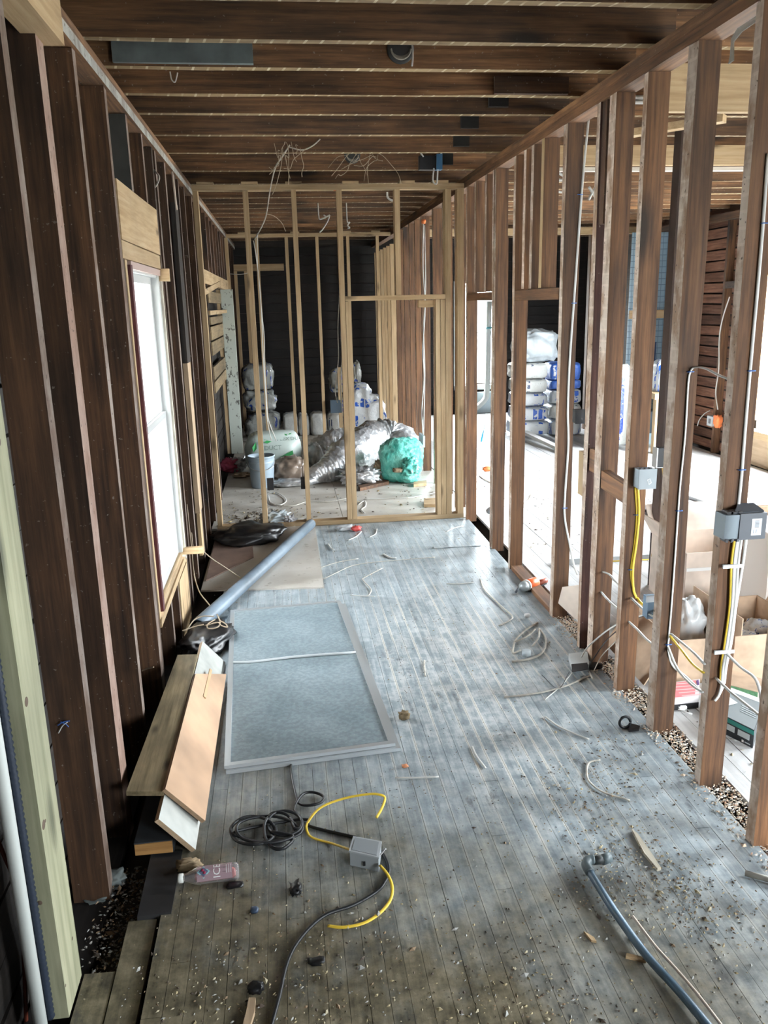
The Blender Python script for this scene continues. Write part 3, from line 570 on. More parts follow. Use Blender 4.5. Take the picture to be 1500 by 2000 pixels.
# drink bottle
def bottle():
    A, B = F(350, 1716, .03), F(467, 1700, .03); ax = (B-A).normalized(); L = (B-A).length
    o = thing('drink_bottle', (A+B)/2-Vector((0, 0, .03)), 'clear bottle with a pinkish drink lying on its side', 'bottle')
    pl = NT('bottle_plastic', .06); pl.col((.85, .80, .82)); pl.b.inputs['Transmission Weight'].default_value = .85; pl.b.inputs['IOR'].default_value = 1.2
    r = .029; prof = [(.012, .013), (.022, .0135), (.045, .024), (.062, r), (.105, r*.96), (.15, r), (L*.80, r), (L*.86, r*.94), (L*.93, r), (L*.985, r*.9), (L, r*.55)]
    lathe('body', prof, A, ax, pl.m, o, n=24)
    liq = plain('pink_drink', (.55, .10, .09), .15, Transmission_Weight=.3); v = []
    lathe('drink', [(.05, .012), (.07, .022), (L*.9, .022), (L*.95, .015)], A-Vector((0, 0, .005)), ax, liq, o, n=16)
    lathe('cap', [(-.004, .014), (0, .0155), (.013, .0155), (.014, .014)], A, ax, plain('pale_cap', (.72, .74, .70), .4), o, n=16)
    side = Vector((0, 0, 1)).cross(ax); side = side if side.y < 0 else -side
    def on(u, vv):                                                  # u along the bottle, vv around it from the top towards the viewer
        th = vv/r+.55; return A+ax*u+(Vector((0, 0, 1))*math.cos(th)+side*math.sin(th))*(r+.0012)
    wh = plain('white_ink', (.8, .8, .8), .5)
    lettering('lettering', 'ICE', .034, lambda tx, ty: on(.125-ty*-1 if False else .128+(-ty), -tx*-1 if False else tx*-1), wh, o)
    def patch(nm, u0, u1, v0, v1, mt):
        g = [on(u0+(u1-u0)*i/4, v0+(v1-v0)*j/4) for j in range(5) for i in range(5)]; return put(nm, g, [(j*5+i, j*5+i+1, j*5+i+6, j*5+i+5) for j in range(4) for i in range(4)], mt, o)
    patch('label', .060, .178, -.030, .030, plain('dusty_lilac_label', (.33, .22, .25), .5)).location += Vector((0, 0, -.0006))
    for du in (.158, .166, .173): patch('fine_print', du, du+.0016, -.018, .012, wh)
    def dia(nm, s, mt, off):
        c = (.083, .0); g = [on(c[0]+s, c[1]), on(c[0], c[1]+s), on(c[0]-s, c[1]), on(c[0], c[1]-s)]; q = put(nm, g, [(0, 1, 2, 3)], mt, o); q.location += Vector((0, -.0004, .0006))*off
    dia('emblem', .022, plain('teal_ink', (.30, .55, .58), .5), 1); dia('emblem_field', .016, plain('deep_ink', (.10, .12, .2), .5), 2); 
    for du, dv in ((.086, .003), (.080, -.005)): lathe('emblem_berry', [(0, .005), (.0008, .004)], on(du, dv)+Vector((0, -.001, .001)), on(du, dv)-(A+ax*du), plain('berry_ink', (.30, .03, .07), .5), o, n=10)
bottle()

# black extension cord: coil, loop and the run to the bottom of the picture
def P(px, py, z=.006): return F(px, py, z)
coil = [P(568, 1482), P(570, 1515), P(578, 1555), P(583, 1568, .01), P(600, 1573, .012), P(625, 1568, .012), P(632, 1556, .012), P(615, 1548, .012), P(595, 1549, .012), P(582, 1562, .014), P(575, 1582), P(590, 1603), P(586, 1628, .016), P(545, 1640, .016), P(515, 1634, .018)]
rc = random.Random(5)
for kx, ky, w_, h_, nlap in ((494, 1622, 44, 27, 2.2), (545, 1622, 30, 36, 2), (556, 1608, 34, 24, 1.4), (520, 1620, 60, 26, 1.5)):
    for i in range(int(nlap*10)): 
        a = i/10*2*math.pi+.5; coil.append(P(kx+w_*math.cos(a)*rc.uniform(.96, 1.04), ky+h_*math.sin(a)*rc.uniform(.96, 1.04), .012+.016*rc.random()))
coil += [P(590, 1600, .01), P(604, 1613), P(640, 1623), P(700, 1637), P(733, 1652), P(752, 1675), P(760, 1700), P(752, 1722), P(735, 1742), P(690, 1768), P(640, 1785), P(605, 1812), P(575, 1850), P(558, 1890), P(547, 1940), P(535, 1985), P(520, 2040)]
tube('extension_cord', coil, .0058, CABLE_K, n=7, sub=4, label='black cord coiled and snaking across the floor', cat='cord')
# yellow cable with its grey box
o = thing('outlet_box', F(714, 1700), 'grey plastic outlet box lying on the floor between yellow cables', 'electrical box')
bx = [F(684, 1690), F(740, 1703), F(745, 1672), F(692, 1662)]
def obox(name, foot, h, mat, parent=None, wall=.004, open_=False, **kw):
    z = Vector((0, 0, h)); b_ = slab(name, [p+z for p in foot], h, mat, parent, **kw); return b_
obox('body', bx, .058, plain('pale_grey_box', (.36, .39, .41), .5), o)
c_ = sum(bx, Vector())/4
slab('rim', [c_+(p-c_)*1.05+Vector((0, 0, .060)) for p in bx], .006, plain('pale_grey_rim', (.45, .48, .50), .45), o); slab('inner_panel', [c_+(p-c_)*.86+Vector((0, 0, .0615)) for p in bx], .002, plain('box_panel', (.30, .33, .35), .5), o)
fr = (bx[0]+bx[1])/2; lathe('mounting_nail', [(0, .003), (.05, .003), (.051, .006), (.053, .006)], bx[1]+Vector((.0, .01, .05)), (.2, .3, -.02), plain('steel', (.4, .4, .4), .35, .9), o, n=8)
put('slot', [fr+Vector((-.005, -.002, .012)), fr+Vector((.005, -.002, .012)), fr+Vector((.005, -.002, .03)), fr+Vector((-.005, -.002, .03))], [(0, 1, 2, 3)], BOXK, o)
YEL = lambda nm, pts, lab, r=.0055: tube(nm, pts, r, CABLE_Y, n=8, sub=6, flat=.55, label=lab, cat='cable')
YEL('yellow_cable', [P(688, 1661, .03), P(650, 1648), P(610, 1636), P(599, 1622), P(601, 1606, .012), P(625, 1578, .03), P(670, 1560, .04), P(720, 1551, .05), P(745, 1553, .05), P(752, 1560, .04), P(745, 1580, .02), P(735, 1597, .006)], 'yellow cable curling away behind the grey outlet box')
YEL('yellow_cable', [P(742, 1690, .035), P(757, 1708, .03), P(766, 1732, .02), P(762, 1758), P(742, 1783), P(710, 1803), P(670, 1811), P(640, 1808)], 'yellow cable curving towards the viewer from the grey outlet box')

# water pipe with an elbow, bottom right
o = thing('pipe_fitting', F(1240, 1800), 'long blue-grey pipe with a black elbow at its far end', 'pipe')
tube('pipe', [P(1148, 1697, .03), P(1200, 1780, .022), P(1262, 1865, .02), P(1330, 1940, .02), P(1420, 2050, .02)], .0128, plain('blue_grey_pipe', (.09, .16, .23), .4, var=6), o, n=12, sub=5)
tube('elbow', [P(1153, 1704, .03), P(1145, 1690, .034), P(1150, 1680, .036), P(1160, 1679, .036)], .017, plain('dark_fitting', (.10, .13, .14), .45), o, n=12, sub=5); tube('stub', [P(1158, 1681, .034), P(1180, 1678, .032)], .015, plain('black_fitting', (.025, .03, .03), .5), o, n=12, sub=3); tube('coupling', [P(1176, 1680, .03), P(1190, 1674, .03)], .018, plain('dark_fitting', (.1, .1, .1)), o, n=12, sub=3)
tube('wood_lath', [P(1236, 1790, .03), P(1280, 1848, .034), P(1318, 1890, .036), P(1365, 1945, .034), P(1430, 2030, .03)], .005, CARDP, n=6, label='thin pale strip lying along the blue-grey pipe', cat='wood strip')
def splinter(pts, th, mat, label, w=None): return slab('wood_splinter', [F(*p, th) for p in pts], th, mat, label=label, cat='wood scrap')
SPL = NEW('y')
splinter([(1234, 1619), (1246, 1628), (1270, 1662), (1291, 1694), (1284, 1696), (1258, 1665)], .012, wood('grey_splinter_y', 'y', (.4, .36, .28), (.55, .5, .4)), 'long pale splinter near the rubble at lower right')
splinter([(1224, 1861), (1262, 1870), (1262, 1876), (1222, 1867)], .010, SPL, 'short wood stick crossing the blue-grey pipe')
splinter([(1140, 1818), (1160, 1830), (1165, 1838), (1155, 1836)], .008, SPL, 'small wood splinter left of the blue-grey pipe')
tube('wood_dowel', [P(1455, 1705, .012), P(1530, 1725, .012)], .010, plain('grey_stick', (.42, .41, .36), .7), n=8, sub=0, label='grey stick entering the picture at the right edge', cat='stick')
splinter([(486, 1948), (499, 1948), (497, 1975), (486, 2010), (472, 2010), (482, 1970)], .014, PLY('y'), 'split piece of pale wood at the bottom edge')
lump('dirt_clump', F(500, 1935), (.05, .04, .025), BLACKP, amp=.5, ridge=.2, seed=4, sub=3, label='black clump behind the split wood at the bottom edge', cat='clump')

# small pieces of cable and rubbish on the floor, each its own
def offcut(pts, label, r=.0052, mat=None, z=.006, name='cable_offcut'):
    return tube(name, [P(p[0], p[1], p[2] if len(p) > 2 else z) for p in pts], r, mat or CABLE_W, n=7, sub=5, flat=.6, label=label, cat='cable', group='cable offcuts on the floor')
for pts, lab, r, mt in (
    ([(772, 1519), (815, 1519), (857, 1517)], 'straight white cable offcut in front of the screens', .005, CABLE_W),
    ([(922, 1458), (930, 1476), (948, 1500)], 'short curved white offcut in the middle of the floor', .0055, CABLE_W),
    ([(829, 1290), (829, 1305), (831, 1321)], 'short white offcut lying lengthwise right of the screens', .005, CABLE_D),
    ([(716, 1164), (722, 1160), (724, 1150), (709, 1133), (712, 1128), (746, 1110)], 'hooked offcut just beyond the far screen corner', .005, CABLE_D),
    ([(684, 1162), (710, 1164), (732, 1165)], 'short flat white offcut beyond the far screen corner', .005, CABLE_W),
    ([(632, 1131), (660, 1117), (688, 1105), (730, 1098), (790, 1093), (850, 1088)], 'long thin dirty cable lying across the hall', .004, CABLE_D),
    ([(622, 1110), (660, 1098), (700, 1091)], 'thin dirty cable on the plywood edge', .004, CABLE_D),
    ([(680, 1055), (695, 1048), (706, 1038)], 'curved offcut in front of the clear bag', .006, CABLE_W),
    ([(721, 1049), (733, 1043), (736, 1033)], 'curved offcut right of the clear bag', .005, CABLE_W),
    ([(749, 1082), (762, 1089), (774, 1090)], 'short thick curved offcut near the partition', .009, CABLE_W),
    ([(641, 1062), (646, 1070), (652, 1073)], 'small curved offcut beyond the plywood patch', .006, CABLE_W),
    ([(872, 1140), (898, 1140), (926, 1138)], 'straight white offcut halfway to the doorway', .005, CABLE_W),
    ([(938, 1131), (945, 1150), (960, 1166), (980, 1185), (1000, 1203), (995, 1212), (975, 1222)], 'wavy offcut bent at its near end, by the right wall', .006, CABLE_D),
    ([(1065, 1400), (1090, 1418), (1120, 1432), (1150, 1444)], 'slightly curved white offcut beside the right studs', .0055, CABLE_W),
    ([(1172, 1484), (1150, 1490), (1146, 1510), (1152, 1528), (1180, 1548), (1230, 1563)], 'curved dirty cable end among the chips at right', .005, CABLE_D),
    ([(872, 1038), (888, 1031), (905, 1027)], 'pale strip by the right end of the partition', .005, CABLE_W)):
    offcut(pts, lab, r, mt)
o = tag(thing('cable_coil', F(1035, 1255)), 'loop of dirty white cable near the right wall', 'cable')
tube('strand', [P(1050, 1216), P(1025, 1232, .01), P(1007, 1250, .012), P(1002, 1268), P(1003, 1276), P(1016, 1270)], .006, CABLE_D, o, sub=6); tube('strand', [P(1004, 1254, .012), P(1030, 1243, .016), P(1045, 1229, .014)], .0055, CABLE_D, o); tube('strand', [P(1053, 1228, .012), P(1052, 1245, .016), P(1040, 1262, .012)], .006, CABLE_D, o)
tube('strand', [P(1053, 1228, .012), P(1064, 1243), P(1066, 1260), P(1055, 1278), P(1030, 1288), P(1000, 1292)], .0065, CABLE_D, o, sub=6)
lathe('tape_roll', [(0, .024), (.03, .024), (.031, .018)], F(1028, 1280, .001), (0, 0, 1), plain('pale_blue_tape', (.55, .62, .66), .5), label='small pale roll lying inside the cable loop', cat='roll')
# orange cordless saw
o = thing('grinder', F(1035, 1143), 'orange and silver power tool lying by the right studs', 'power tool')
A, B = F(1022, 1146, .04), F(1052, 1135, .04); ax = (B-A).normalized(); OR = plain('orange_plastic', (.72, .13, .03), .4)
lathe('gear_head', [(-.05, .006), (-.03, .006), (-.03, .014), (-.012, .03), (0, .036), (.015, .036), (.03, .033)], A, ax, plain('cast_alloy', (.55, .60, .62), .4, .5), o, n=16); lathe('motor_body', [(0, .034), (.05, .038), (.1, .036), (.115, .026)], A+ax*.03, ax, OR, o, n=16); lathe('handle', [(0, .022), (.08, .017), (.1, .019)], A+ax*.14-Vector((0, 0, .014)), ax, plain('dark_orange', (.25, .05, .02), .5), o, n=12)
lathe('collar', [(0, .039), (.012, .039)], A+ax*.03, ax, plain('pale_ring', (.7, .7, .68), .4), o, n=16); slab('side_strip', [F(1030, 1150, .012), F(1066, 1134, .012), F(1068, 1138, .012), F(1032, 1153, .012)], .01, BOXK, o)
tube('spindle', [A-ax*.05, A-ax*.08-Vector((0, 0, .02))], .008, BOXD, o, n=8, sub=0)
# box at the foot of the right studs
o = thing('junction_box', F(1140, 1305), 'white open junction box lying at the foot of the right studs', 'electrical box')
q = [F(1118, 1313), F(1150, 1309), F(1147, 1284), F(1110, 1288)]
obox('body', q, .035, plain('box_white', (.66, .70, .70), .5), o); slab('opening', [F(1117, 1312, .036), F(1150, 1307, .036), F(1147, 1294, .036), F(1116, 1297, .036)], .003, BOXK, o)
lump('black_lid', F(1160, 1305), (.09, .05, .03), BLACKP, o, amp=.3, seed=6, sub=3)
tube('wire', [P(1150, 1312, .02), P(1158, 1326), P(1150, 1320), P(1110, 1338), P(1060, 1352), P(985, 1362)], .005, CABLE_D, o); tube('wire', [P(1120, 1310, .03), P(1095, 1340), P(1063, 1367)], .003, CABLE_W, o); tube('wire', [P(1112, 1312, .03), P(1090, 1345), P(1058, 1318)], .002, BOXK, o)
tube('wire', [P(1135, 1285, .03), F(1150, 1262, .10), F(1200, 1222, .24), F(1268, 1197, .34)], .004, CABLE_W, o); tube('wire', [P(1150, 1300, .03), F(1190, 1245, .16), F(1240, 1210, .26), F(1268, 1200, .33)], .003, BOXK, o); tube('wire', [P(1160, 1310, .02), F(1176, 1280, .08), F(1205, 1250, .14)], .003, CABLE_D, o)
# dark clamp, clods, bits
o = thing('pipe_clamp', F(1228, 1418), 'small dark pipe clamp lying near the right studs', 'clamp')
c_ = F(1220, 1422, .0); tube('ring', [c_+Vector((math.cos(a)*.026, .002*math.sin(a), .03+.026*math.sin(a))) for a in np.linspace(0, 2*math.pi, 13)], .007, plain('dark_steel', (.03, .035, .04), .4), o, n=6, sub=2); slab('tail', [F(1228, 1426, .012), F(1248, 1424, .012), F(1250, 1417, .016), F(1230, 1412, .014)], .01, BOXK, o)
lump('mud_clod', F(790, 1404), (.055, .045, .045), plain('dry_mud', (.22, .16, .09), .9, var=40), amp=.5, ridge=.15, seed=8, sub=3, label='brown lump of dirt beside the screens', cat='lump')
lump('orange_chip', F(791, 1498), (.03, .02, .012), plain('orange_chip', (.6, .25, .12), .7), amp=.4, seed=2, sub=2, label='small orange chip in front of the screens', cat='chip')
lump('white_plug', F(1030, 1205), (.04, .03, .025), WHITE, amp=.3, seed=3, sub=2, label='small white plug on the floor above the cable loop', cat='plug')
lump('plastic_scrap', F(578, 1742), (.05, .07, .03), BLACKP, amp=.6, ridge=.3, seed=11, sub=3, label='black crumpled scrap right of the bottle', cat='scrap')
lump('plastic_scrap', F(460, 1730), (.06, .035, .008), BLACKP, amp=.6, seed=12, sub=2, label='flat black scrap touching the bottle', cat='scrap')
lump('plastic_scrap', F(618, 1880), (.05, .03, .012), BLACKP, amp=.6, seed=13, sub=2, label='black scrap near the bottom edge by the cord', cat='scrap')
lump('bottle_cap', F(497, 1780), (.028, .028, .014), plain('dark_blue_cap', (.03, .05, .09), .4), amp=.1, seed=1, sub=2, label='dark blue cap on the grimy boards in front of the bottle', cat='cap')
lump('brown_rag', F(370, 1697), (.10, .05, .045), plain('brown_rag', (.30, .22, .13), .9, var=20), amp=.6, ridge=.25, seed=21, sub=3, label='crumpled brown scrap behind the neck of the bottle', cat='scrap')
lump('broken_plaster', F(218, 1728, -.05), (.11, .09, .05), plain('grey_plaster', (.13, .15, .145), .8, var=12), amp=.5, ridge=.2, seed=22, sub=3, label='broken grey plaster at the foot of the nearest dark stud', cat='plaster')
lump('broken_plaster', F(190, 1765, -.07), (.12, .08, .04), plain('grey_plaster', (.13, .15, .145), .8, var=12), amp=.7, ridge=.3, seed=24, sub=3, label='broken grey plaster beside the foot of the green post', cat='plaster')
lump('brick_fragment', F(232, 1620, -.06), (.07, .06, .05), plain('brick_red', (.28, .10, .04), .9, var=20), amp=.4, seed=23, sub=3, label='orange fragment in the dark gap behind the dark offcut', cat='fragment')

# ---- cables and boxes on the right studs
def on(pts, y, off=.004): return [WY(px, py, y-off) for px, py in pts]
def staple(o, px, py, y, w_=.026):
    p = WY(px, py, y-.004); tube('staple', [p+Vector((-w_/2, .002, 0)), p+Vector((-w_/2, -.007, 0)), p+Vector((w_/2, -.007, 0)), p+Vector((w_/2, .002, 0))], .0022, BLUE_ST, o, n=5, sub=0)
def foam(px, py, y, label, s_=.05):
    p = WY(px, py, y); lump('foam_plug', p-Vector((0, 0, s_*.4)), (s_, s_*.8, s_), FOAM, amp=.4, ridge=.15, seed=int(px), sub=3, flatten=False, label=label, cat='foam')
def wirething(name, pts, r, mat, label, staples=(), y=None, extra=(), n=7):
    o = thing(name, pts[len(pts)//2], label, 'cable'); tube('sheath', pts, r, mat, o, n=n, flat=.6)
    for e in extra: tube('sheath', e, r, mat, o, n=n, flat=.6)
    for px, py in staples: staple(o, px, py, y)
    return o
foam(1150, 226, 4.53, 'orange foam plug at the top of the stapled white cable by the second doorway'); foam(1036, 296, 5.49, 'orange foam plug over the stud between the two doorways', .05); foam(827, 434, WX(827, 434, XR+.01).y, 'orange foam plug above the cable in the far room'); foam(656, 369, 7.06, 'orange foam plug under the top plate of the new partition', .045); foam(1325, 355, WY(1325, 352, 1).y*0+F(1325, 352, 2.885).y-.0, 'orange foam plug among the joists of the side room', .06)
wirething('white_cable', on([(1150, 230), (1141, 320), (1133, 420), (1123, 560), (1113, 700), (1109, 800), (1110, 870), (1104, 960), (1103, 1010), (1112, 1060), (1120, 1100), (1128, 1122)], 4.53), .0065, CABLE_W, 'long white cable stapled down the stud right of the second doorway', [(1133, 380), (1121, 592), (1103, 992)], 4.53)
wirething('white_cable', on([(1038, 300), (1039, 330), (1032, 358)], 5.49), .008, CABLE_W, 'short white cable tail hanging under the orange foam')
wirething('white_cable', [WY(1426, 742, 2.76), WY(1400, 731, 2.9), WY(1378, 720, 3.05), WY(1358, 717, 3.115)]+on([(1349, 725), (1344, 750), (1338, 850), (1328, 950), (1323, 1020), (1316, 1120), (1310, 1200), (1306, 1245), (1305, 1270), (1314, 1300)], 3.13)+[WY(1340, 1322, 3.05), WY(1378, 1358, 2.73)], .0065, CABLE_W, 'white cable arching out of one right stud and running down the next', [(1348, 726), (1326, 997), (1305, 1258)], 3.13)
wirething('white_cable', on([(1500, 300), (1490, 440), (1480, 560), (1468, 690), (1456, 830), (1449, 920), (1441, 1000)], 2.705), .0065, CABLE_W, 'white cable running down into the large grey box', [(1494, 436), (1467, 724), (1448, 917)], 2.705)
wirething('yellow_cable', on([(1241, 952), (1244, 1005), (1240, 1060), (1233, 1110), (1235, 1140), (1246, 1170)], 3.54)+[WY(1266, 1190, 3.4)], .0065, CABLE_Y, 'pair of yellow cables dropping from the square grey box', [(1243, 1005), (1232, 1112)], 3.54, [on([(1246, 952), (1248, 1005), (1243, 1060), (1236, 1110), (1237, 1150), (1243, 1168)], 3.54, .010)])
def through(pts, lab, mat=CABLE_W, r=.0065):
    return wirething('white_cable' if mat is CABLE_W else 'yellow_cable', [WY(px, py, y) for px, py, y in pts], r, mat, lab)
through([(1176, 1116, 3.88), (1190, 1122, 3.82), (1202, 1135, 3.7), (1215, 1148, 3.57)], 'white cable leaving the upper hole of the doubled stud'); through([(1173, 1155, 3.88), (1188, 1172, 3.8), (1203, 1186, 3.65), (1215, 1195, 3.57)], 'white cable leaving the lower hole of the doubled stud')
through([(1231, 1166, 3.55), (1245, 1180, 3.45), (1262, 1195, 3.35), (1280, 1207, 3.2)], 'white cable running to the small blue-grey box'); through([(1226, 1212, 3.55), (1245, 1230, 3.45), (1262, 1248, 3.3), (1280, 1262, 3.2)], 'white cable passing under the small blue-grey box')
through([(1308, 1236, 3.14), (1335, 1258, 3.0), (1356, 1276, 2.85), (1376, 1297, 2.72)], 'upper white cable strung between the two nearest full studs'); through([(1306, 1240, 3.14), (1330, 1268, 3.0), (1352, 1296, 2.85), (1374, 1314, 2.72)], 'yellow cable strung between the two nearest full studs', CABLE_Y); through([(1304, 1262, 3.13), (1322, 1305, 3.0), (1348, 1335, 2.85), (1372, 1352, 2.72)], 'lower white cable strung between the two nearest full studs')
through([(1398, 1324, 2.70), (1425, 1350, 2.6), (1455, 1374, 2.5), (1490, 1402, 2.36)], 'lower white cable crossing to the stud at the right edge'); through([(1418, 1275, 2.69), (1445, 1302, 2.62), (1472, 1322, 2.55), (1483, 1345, 2.5), (1487, 1372, 2.45)], 'white cable looping from the bundle towards the right edge')
o = thing('cable_bundle', WY(1420, 1200, 2.70), 'bundle of white and yellow cables tied below the large grey box', 'cable')
for i, (d0, d1, mt) in enumerate(((-8, -6, CABLE_Y), (-3, -2, CABLE_W), (1, 1, CABLE_W), (5, 4, CABLE_W), (14, 6, CABLE_W))):
    tube('cable', on([(1445+d0, 1042), (1437+d0, 1100), (1432+d1, 1180), (1423+d1, 1250), (1414+d1*.8, 1300), (1411+d1*.6, 1335)]+([(1404, 1358), (1396, 1369)] if i in (1, 2, 3) else []), 2.70, .006+.003*(i % 2)), .006, mt, o, n=7, flat=.6)
for px, py in ((1434, 1105), (1417, 1272)):
    p = WY(px, py, 2.694); bar('cable_tie', p+Vector((-.05, -.012, -.006)), p+Vector((.03, -.006, .008)), plain('clear_tie', (.7, .72, .72), .4), o, seg=1)
# boxes
def ebox(name, px0, py0, px1, py1, y, dep, mat, label, lid=None):
    A, B = WY(px0, py0, y-dep), WY(px1, py1, y-dep); lo = Vector((min(A.x, B.x), y-dep, min(A.z, B.z))); hi = Vector((max(A.x, B.x), y-.001, max(A.z, B.z)))
    o = thing(name, (lo+hi)/2, label, 'electrical box'); bar('body', lo, hi, mat, o, jit=.0005, seg=1)
    if lid: bar('lid', lo+Vector((-.003, -.006, -.003)), Vector((hi.x+.003, y-dep-.0002, hi.z+.003)), lid, o, jit=.0005, seg=1)
    return o, lo, hi
G1 = plain('mid_grey_box', (.30, .34, .36), .45)
o, lo, hi = ebox('wall_box', 1249, 918, 1279, 953, 3.54, .06, plain('side_grey_box', (.40, .47, .52), .45), 'square grey electrical box with two yellow cables below it', G1)
m_ = Vector(((lo.x+hi.x)/2+.008, lo.y-.0075, (lo.z+hi.z)/2-.012)); slab('stamp', [m_+Vector((-.012, 0, .010)), m_+Vector((.002, 0, .017)), m_+Vector((.012, 0, -.006)), m_+Vector((-.002, 0, -.015))], .001, plain('pale_stamp', (.6, .62, .62), .5), o, up=Vector((0, -1, 0)))
slab('stamp_field', [m_+Vector((-.007, -.0008, .006)), m_+Vector((.001, -.0008, .011)), m_+Vector((.007, -.0008, -.003)), m_+Vector((-.001, -.0008, -.009))], .001, G1, o, up=Vector((0, -1, 0)))
for i in range(3): bar('clip', (lo.x+.01+i*.022, lo.y+.01, hi.z), (lo.x+.02+i*.022, lo.y+.03, hi.z+.006), BOXD, o, seg=1)
o, lo, hi = ebox('gang_box', 1447, 1004, 1494, 1052, 2.705, .075, BOXD, 'large dark grey box with a barcode sticker on a near right stud')
bar('mounting_face', (lo.x-.055, lo.y+.004, lo.z+.004), (lo.x-.002, hi.y, hi.z-.004), plain('pale_face_grey', (.25, .31, .35), .45), o, seg=1)
for i in range(3): bar('clamp', (lo.x-.045+i*.022, lo.y+.012, hi.z-.004), (lo.x-.030+i*.022, lo.y+.05, hi.z+.006), BOXK, o, seg=1); bar('clamp', (lo.x-.050+i*.022, lo.y+.0, lo.z-.006), (lo.x-.040+i*.022, lo.y+.04, lo.z+.005), BOXD, o, seg=1)
s0 = Vector((lo.x+.045, lo.y-.001, lo.z+.015)); bar('sticker', s0, s0+Vector((.038, .0008, .062)), plain('white_sticker', (.62, .65, .68), .5), o, jit=0, seg=1)
for i in range(8): bar('barcode_line', s0+Vector((.012, -.0008, .030+i*.0032)), s0+Vector((.028, 0, .0316+i*.0032)), BOXD, o, jit=0, seg=1)
for i in range(2): bar('print_line', s0+Vector((.008+i*.010, -.0008, .008)), s0+Vector((.010+i*.010, 0, .022)), BOXG, o, jit=0, seg=1)
slab('flap', [(lo.x-.02, lo.y+.01, hi.z+.002), (hi.x, lo.y+.02, hi.z+.002), (hi.x-.01, hi.y, hi.z+.02), (lo.x+.03, hi.y, hi.z+.02)], .003, BOXD, o)
o, lo, hi = ebox('wall_box', 1266, 1168, 1282, 1208, 3.35, .05, plain('blue_grey_box', (.16, .24, .32), .45), 'small blue-grey box behind the near studs, cables running into it'); bar('bracket', (lo.x-.01, lo.y-.004, hi.z-.02), (hi.x+.03, lo.y, hi.z+.01), ALU, o, seg=1); bar('bracket', (hi.x, 3.20, lo.z+.02), (hi.x+.02, 3.351, lo.z+.05), ALU, o, seg=1)
o, lo, hi = ebox('wall_box', 1125, 801, 1141, 826, 4.06, .05, BOXK, 'small black box beside the rough dark red stud'); bar('lip', lo+Vector((-.003, -.004, -.003)), Vector((hi.x+.003, lo.y, hi.z+.003)), BOXD, o, seg=1)
# unlit side room post, shade painted as near-black; its black box and cable
o = thing('support_post', F(1284, 1150), 'thin dark unlit post standing just behind the right studs', 'post'); pz = F(1284, 1150); bar('shaft', (pz.x-.03, pz.y, 0), (pz.x+.055, pz.y+.09, 2.89), plain('shaded_post_z', (.028, .014, .009), .85, var=4), o, seg=5)
o, lo, hi = ebox('wall_box', 1284, 876, 1306, 912, pz.y, .06, BOXK, 'black open box mounted on the thin dark post'); bar('rim', lo+Vector((-.003, -.003, -.003)), Vector((lo.x+.004, hi.y, hi.z+.003)), ALU, o, seg=1); bar('rim', (lo.x, lo.y-.003, lo.z-.003), (hi.x, lo.y+.01, lo.z+.002), ALU, o, seg=1)
wirething('yellow_cable', [WY(px, py, pz.y-.012) for px, py in ((1294, 914), (1297, 950), (1292, 1000), (1289, 1040), (1276, 1075), (1274, 1088), (1285, 1094))], .006, plain('brown_cable', (.40, .25, .07), .5), 'brown cable hanging down the thin dark post')

# ---- under the ceiling of the hall
def junc(px, py, yj, label, s_=.05):
    p = WY(px, py, yj-.002); o = thing('ceiling_box', p, label, 'electrical box'); lathe('body', [(-.03, s_), (0, s_), (.001, s_*.86)], p, (0, -1, 0), BOXK, o, n=20); lathe('rim', [(0, s_*1.04), (.006, s_*1.04), (.007, s_*.9)], p, (0, -1, 0), plain('dark_rim', (.05, .05, .05), .5), o, n=20)
    for i in range(3):
        a = [p+Vector((s_*.75*math.cos(q), -.008-.004*i, s_*(.55+.1*i)*math.sin(q))) for q in np.linspace(math.pi*1.02, math.pi*1.98, 8)]; tube('wire', a, .004, plain('old_grey_cable', (.30, .27, .22), .6), o, n=6, sub=3)
    return o, p
o, p = junc(782, 96, 3.895, 'round black ceiling box with coiled wires on the second joist', .058); tube('wire', [p+Vector((.05, -.012, .02)), p+Vector((.052, -.014, -.03)), p+Vector((.048, -.014, -.07))], .004, CABLE_W, o)
junc(688, 303, 6.66, 'round black ceiling box among the hanging wires', .06)
o = thing('ceiling_lamp_box', WY(846, 316, 6.62), 'black box with blue tape and two wires on a far joist', 'electrical box'); p = WY(846, 316, 6.62)
bar('body', p+Vector((-.11, -.03, -.06)), p+Vector((.02, .035, .04)), BOXK, o, seg=1); bar('tape', p+Vector((.02, -.04, -.06)), p+Vector((.065, .035, .05)), plain('blue_tape', (.05, .14, .25), .4), o, seg=1); tube('wire', [p+Vector((.05, -.03, .04)), p+Vector((.08, -.03, .09)), p+Vector((.12, -.02, .10))], .007, CABLE_W, o); tube('wire', [p+Vector((-.08, -.03, .03)), p+Vector((-.13, -.03, .09)), p+Vector((-.17, -.02, .09))], .006, CABLE_W, o)
tube('wire', [p+Vector((.0, -.03, -.05)), p+Vector((-.01, -.035, -.14)), p+Vector((.02, -.035, -.16)), p+Vector((.03, -.03, -.06))], .006, CABLE_W, o)
def twig(name, pts, label, r=.0035, mat=TWIG, cat='wire'): return tube(name, [WY(px, py, y) for px, py, y in pts], r, mat, n=5, sub=5, label=label, cat=cat)
rt = random.Random(12)
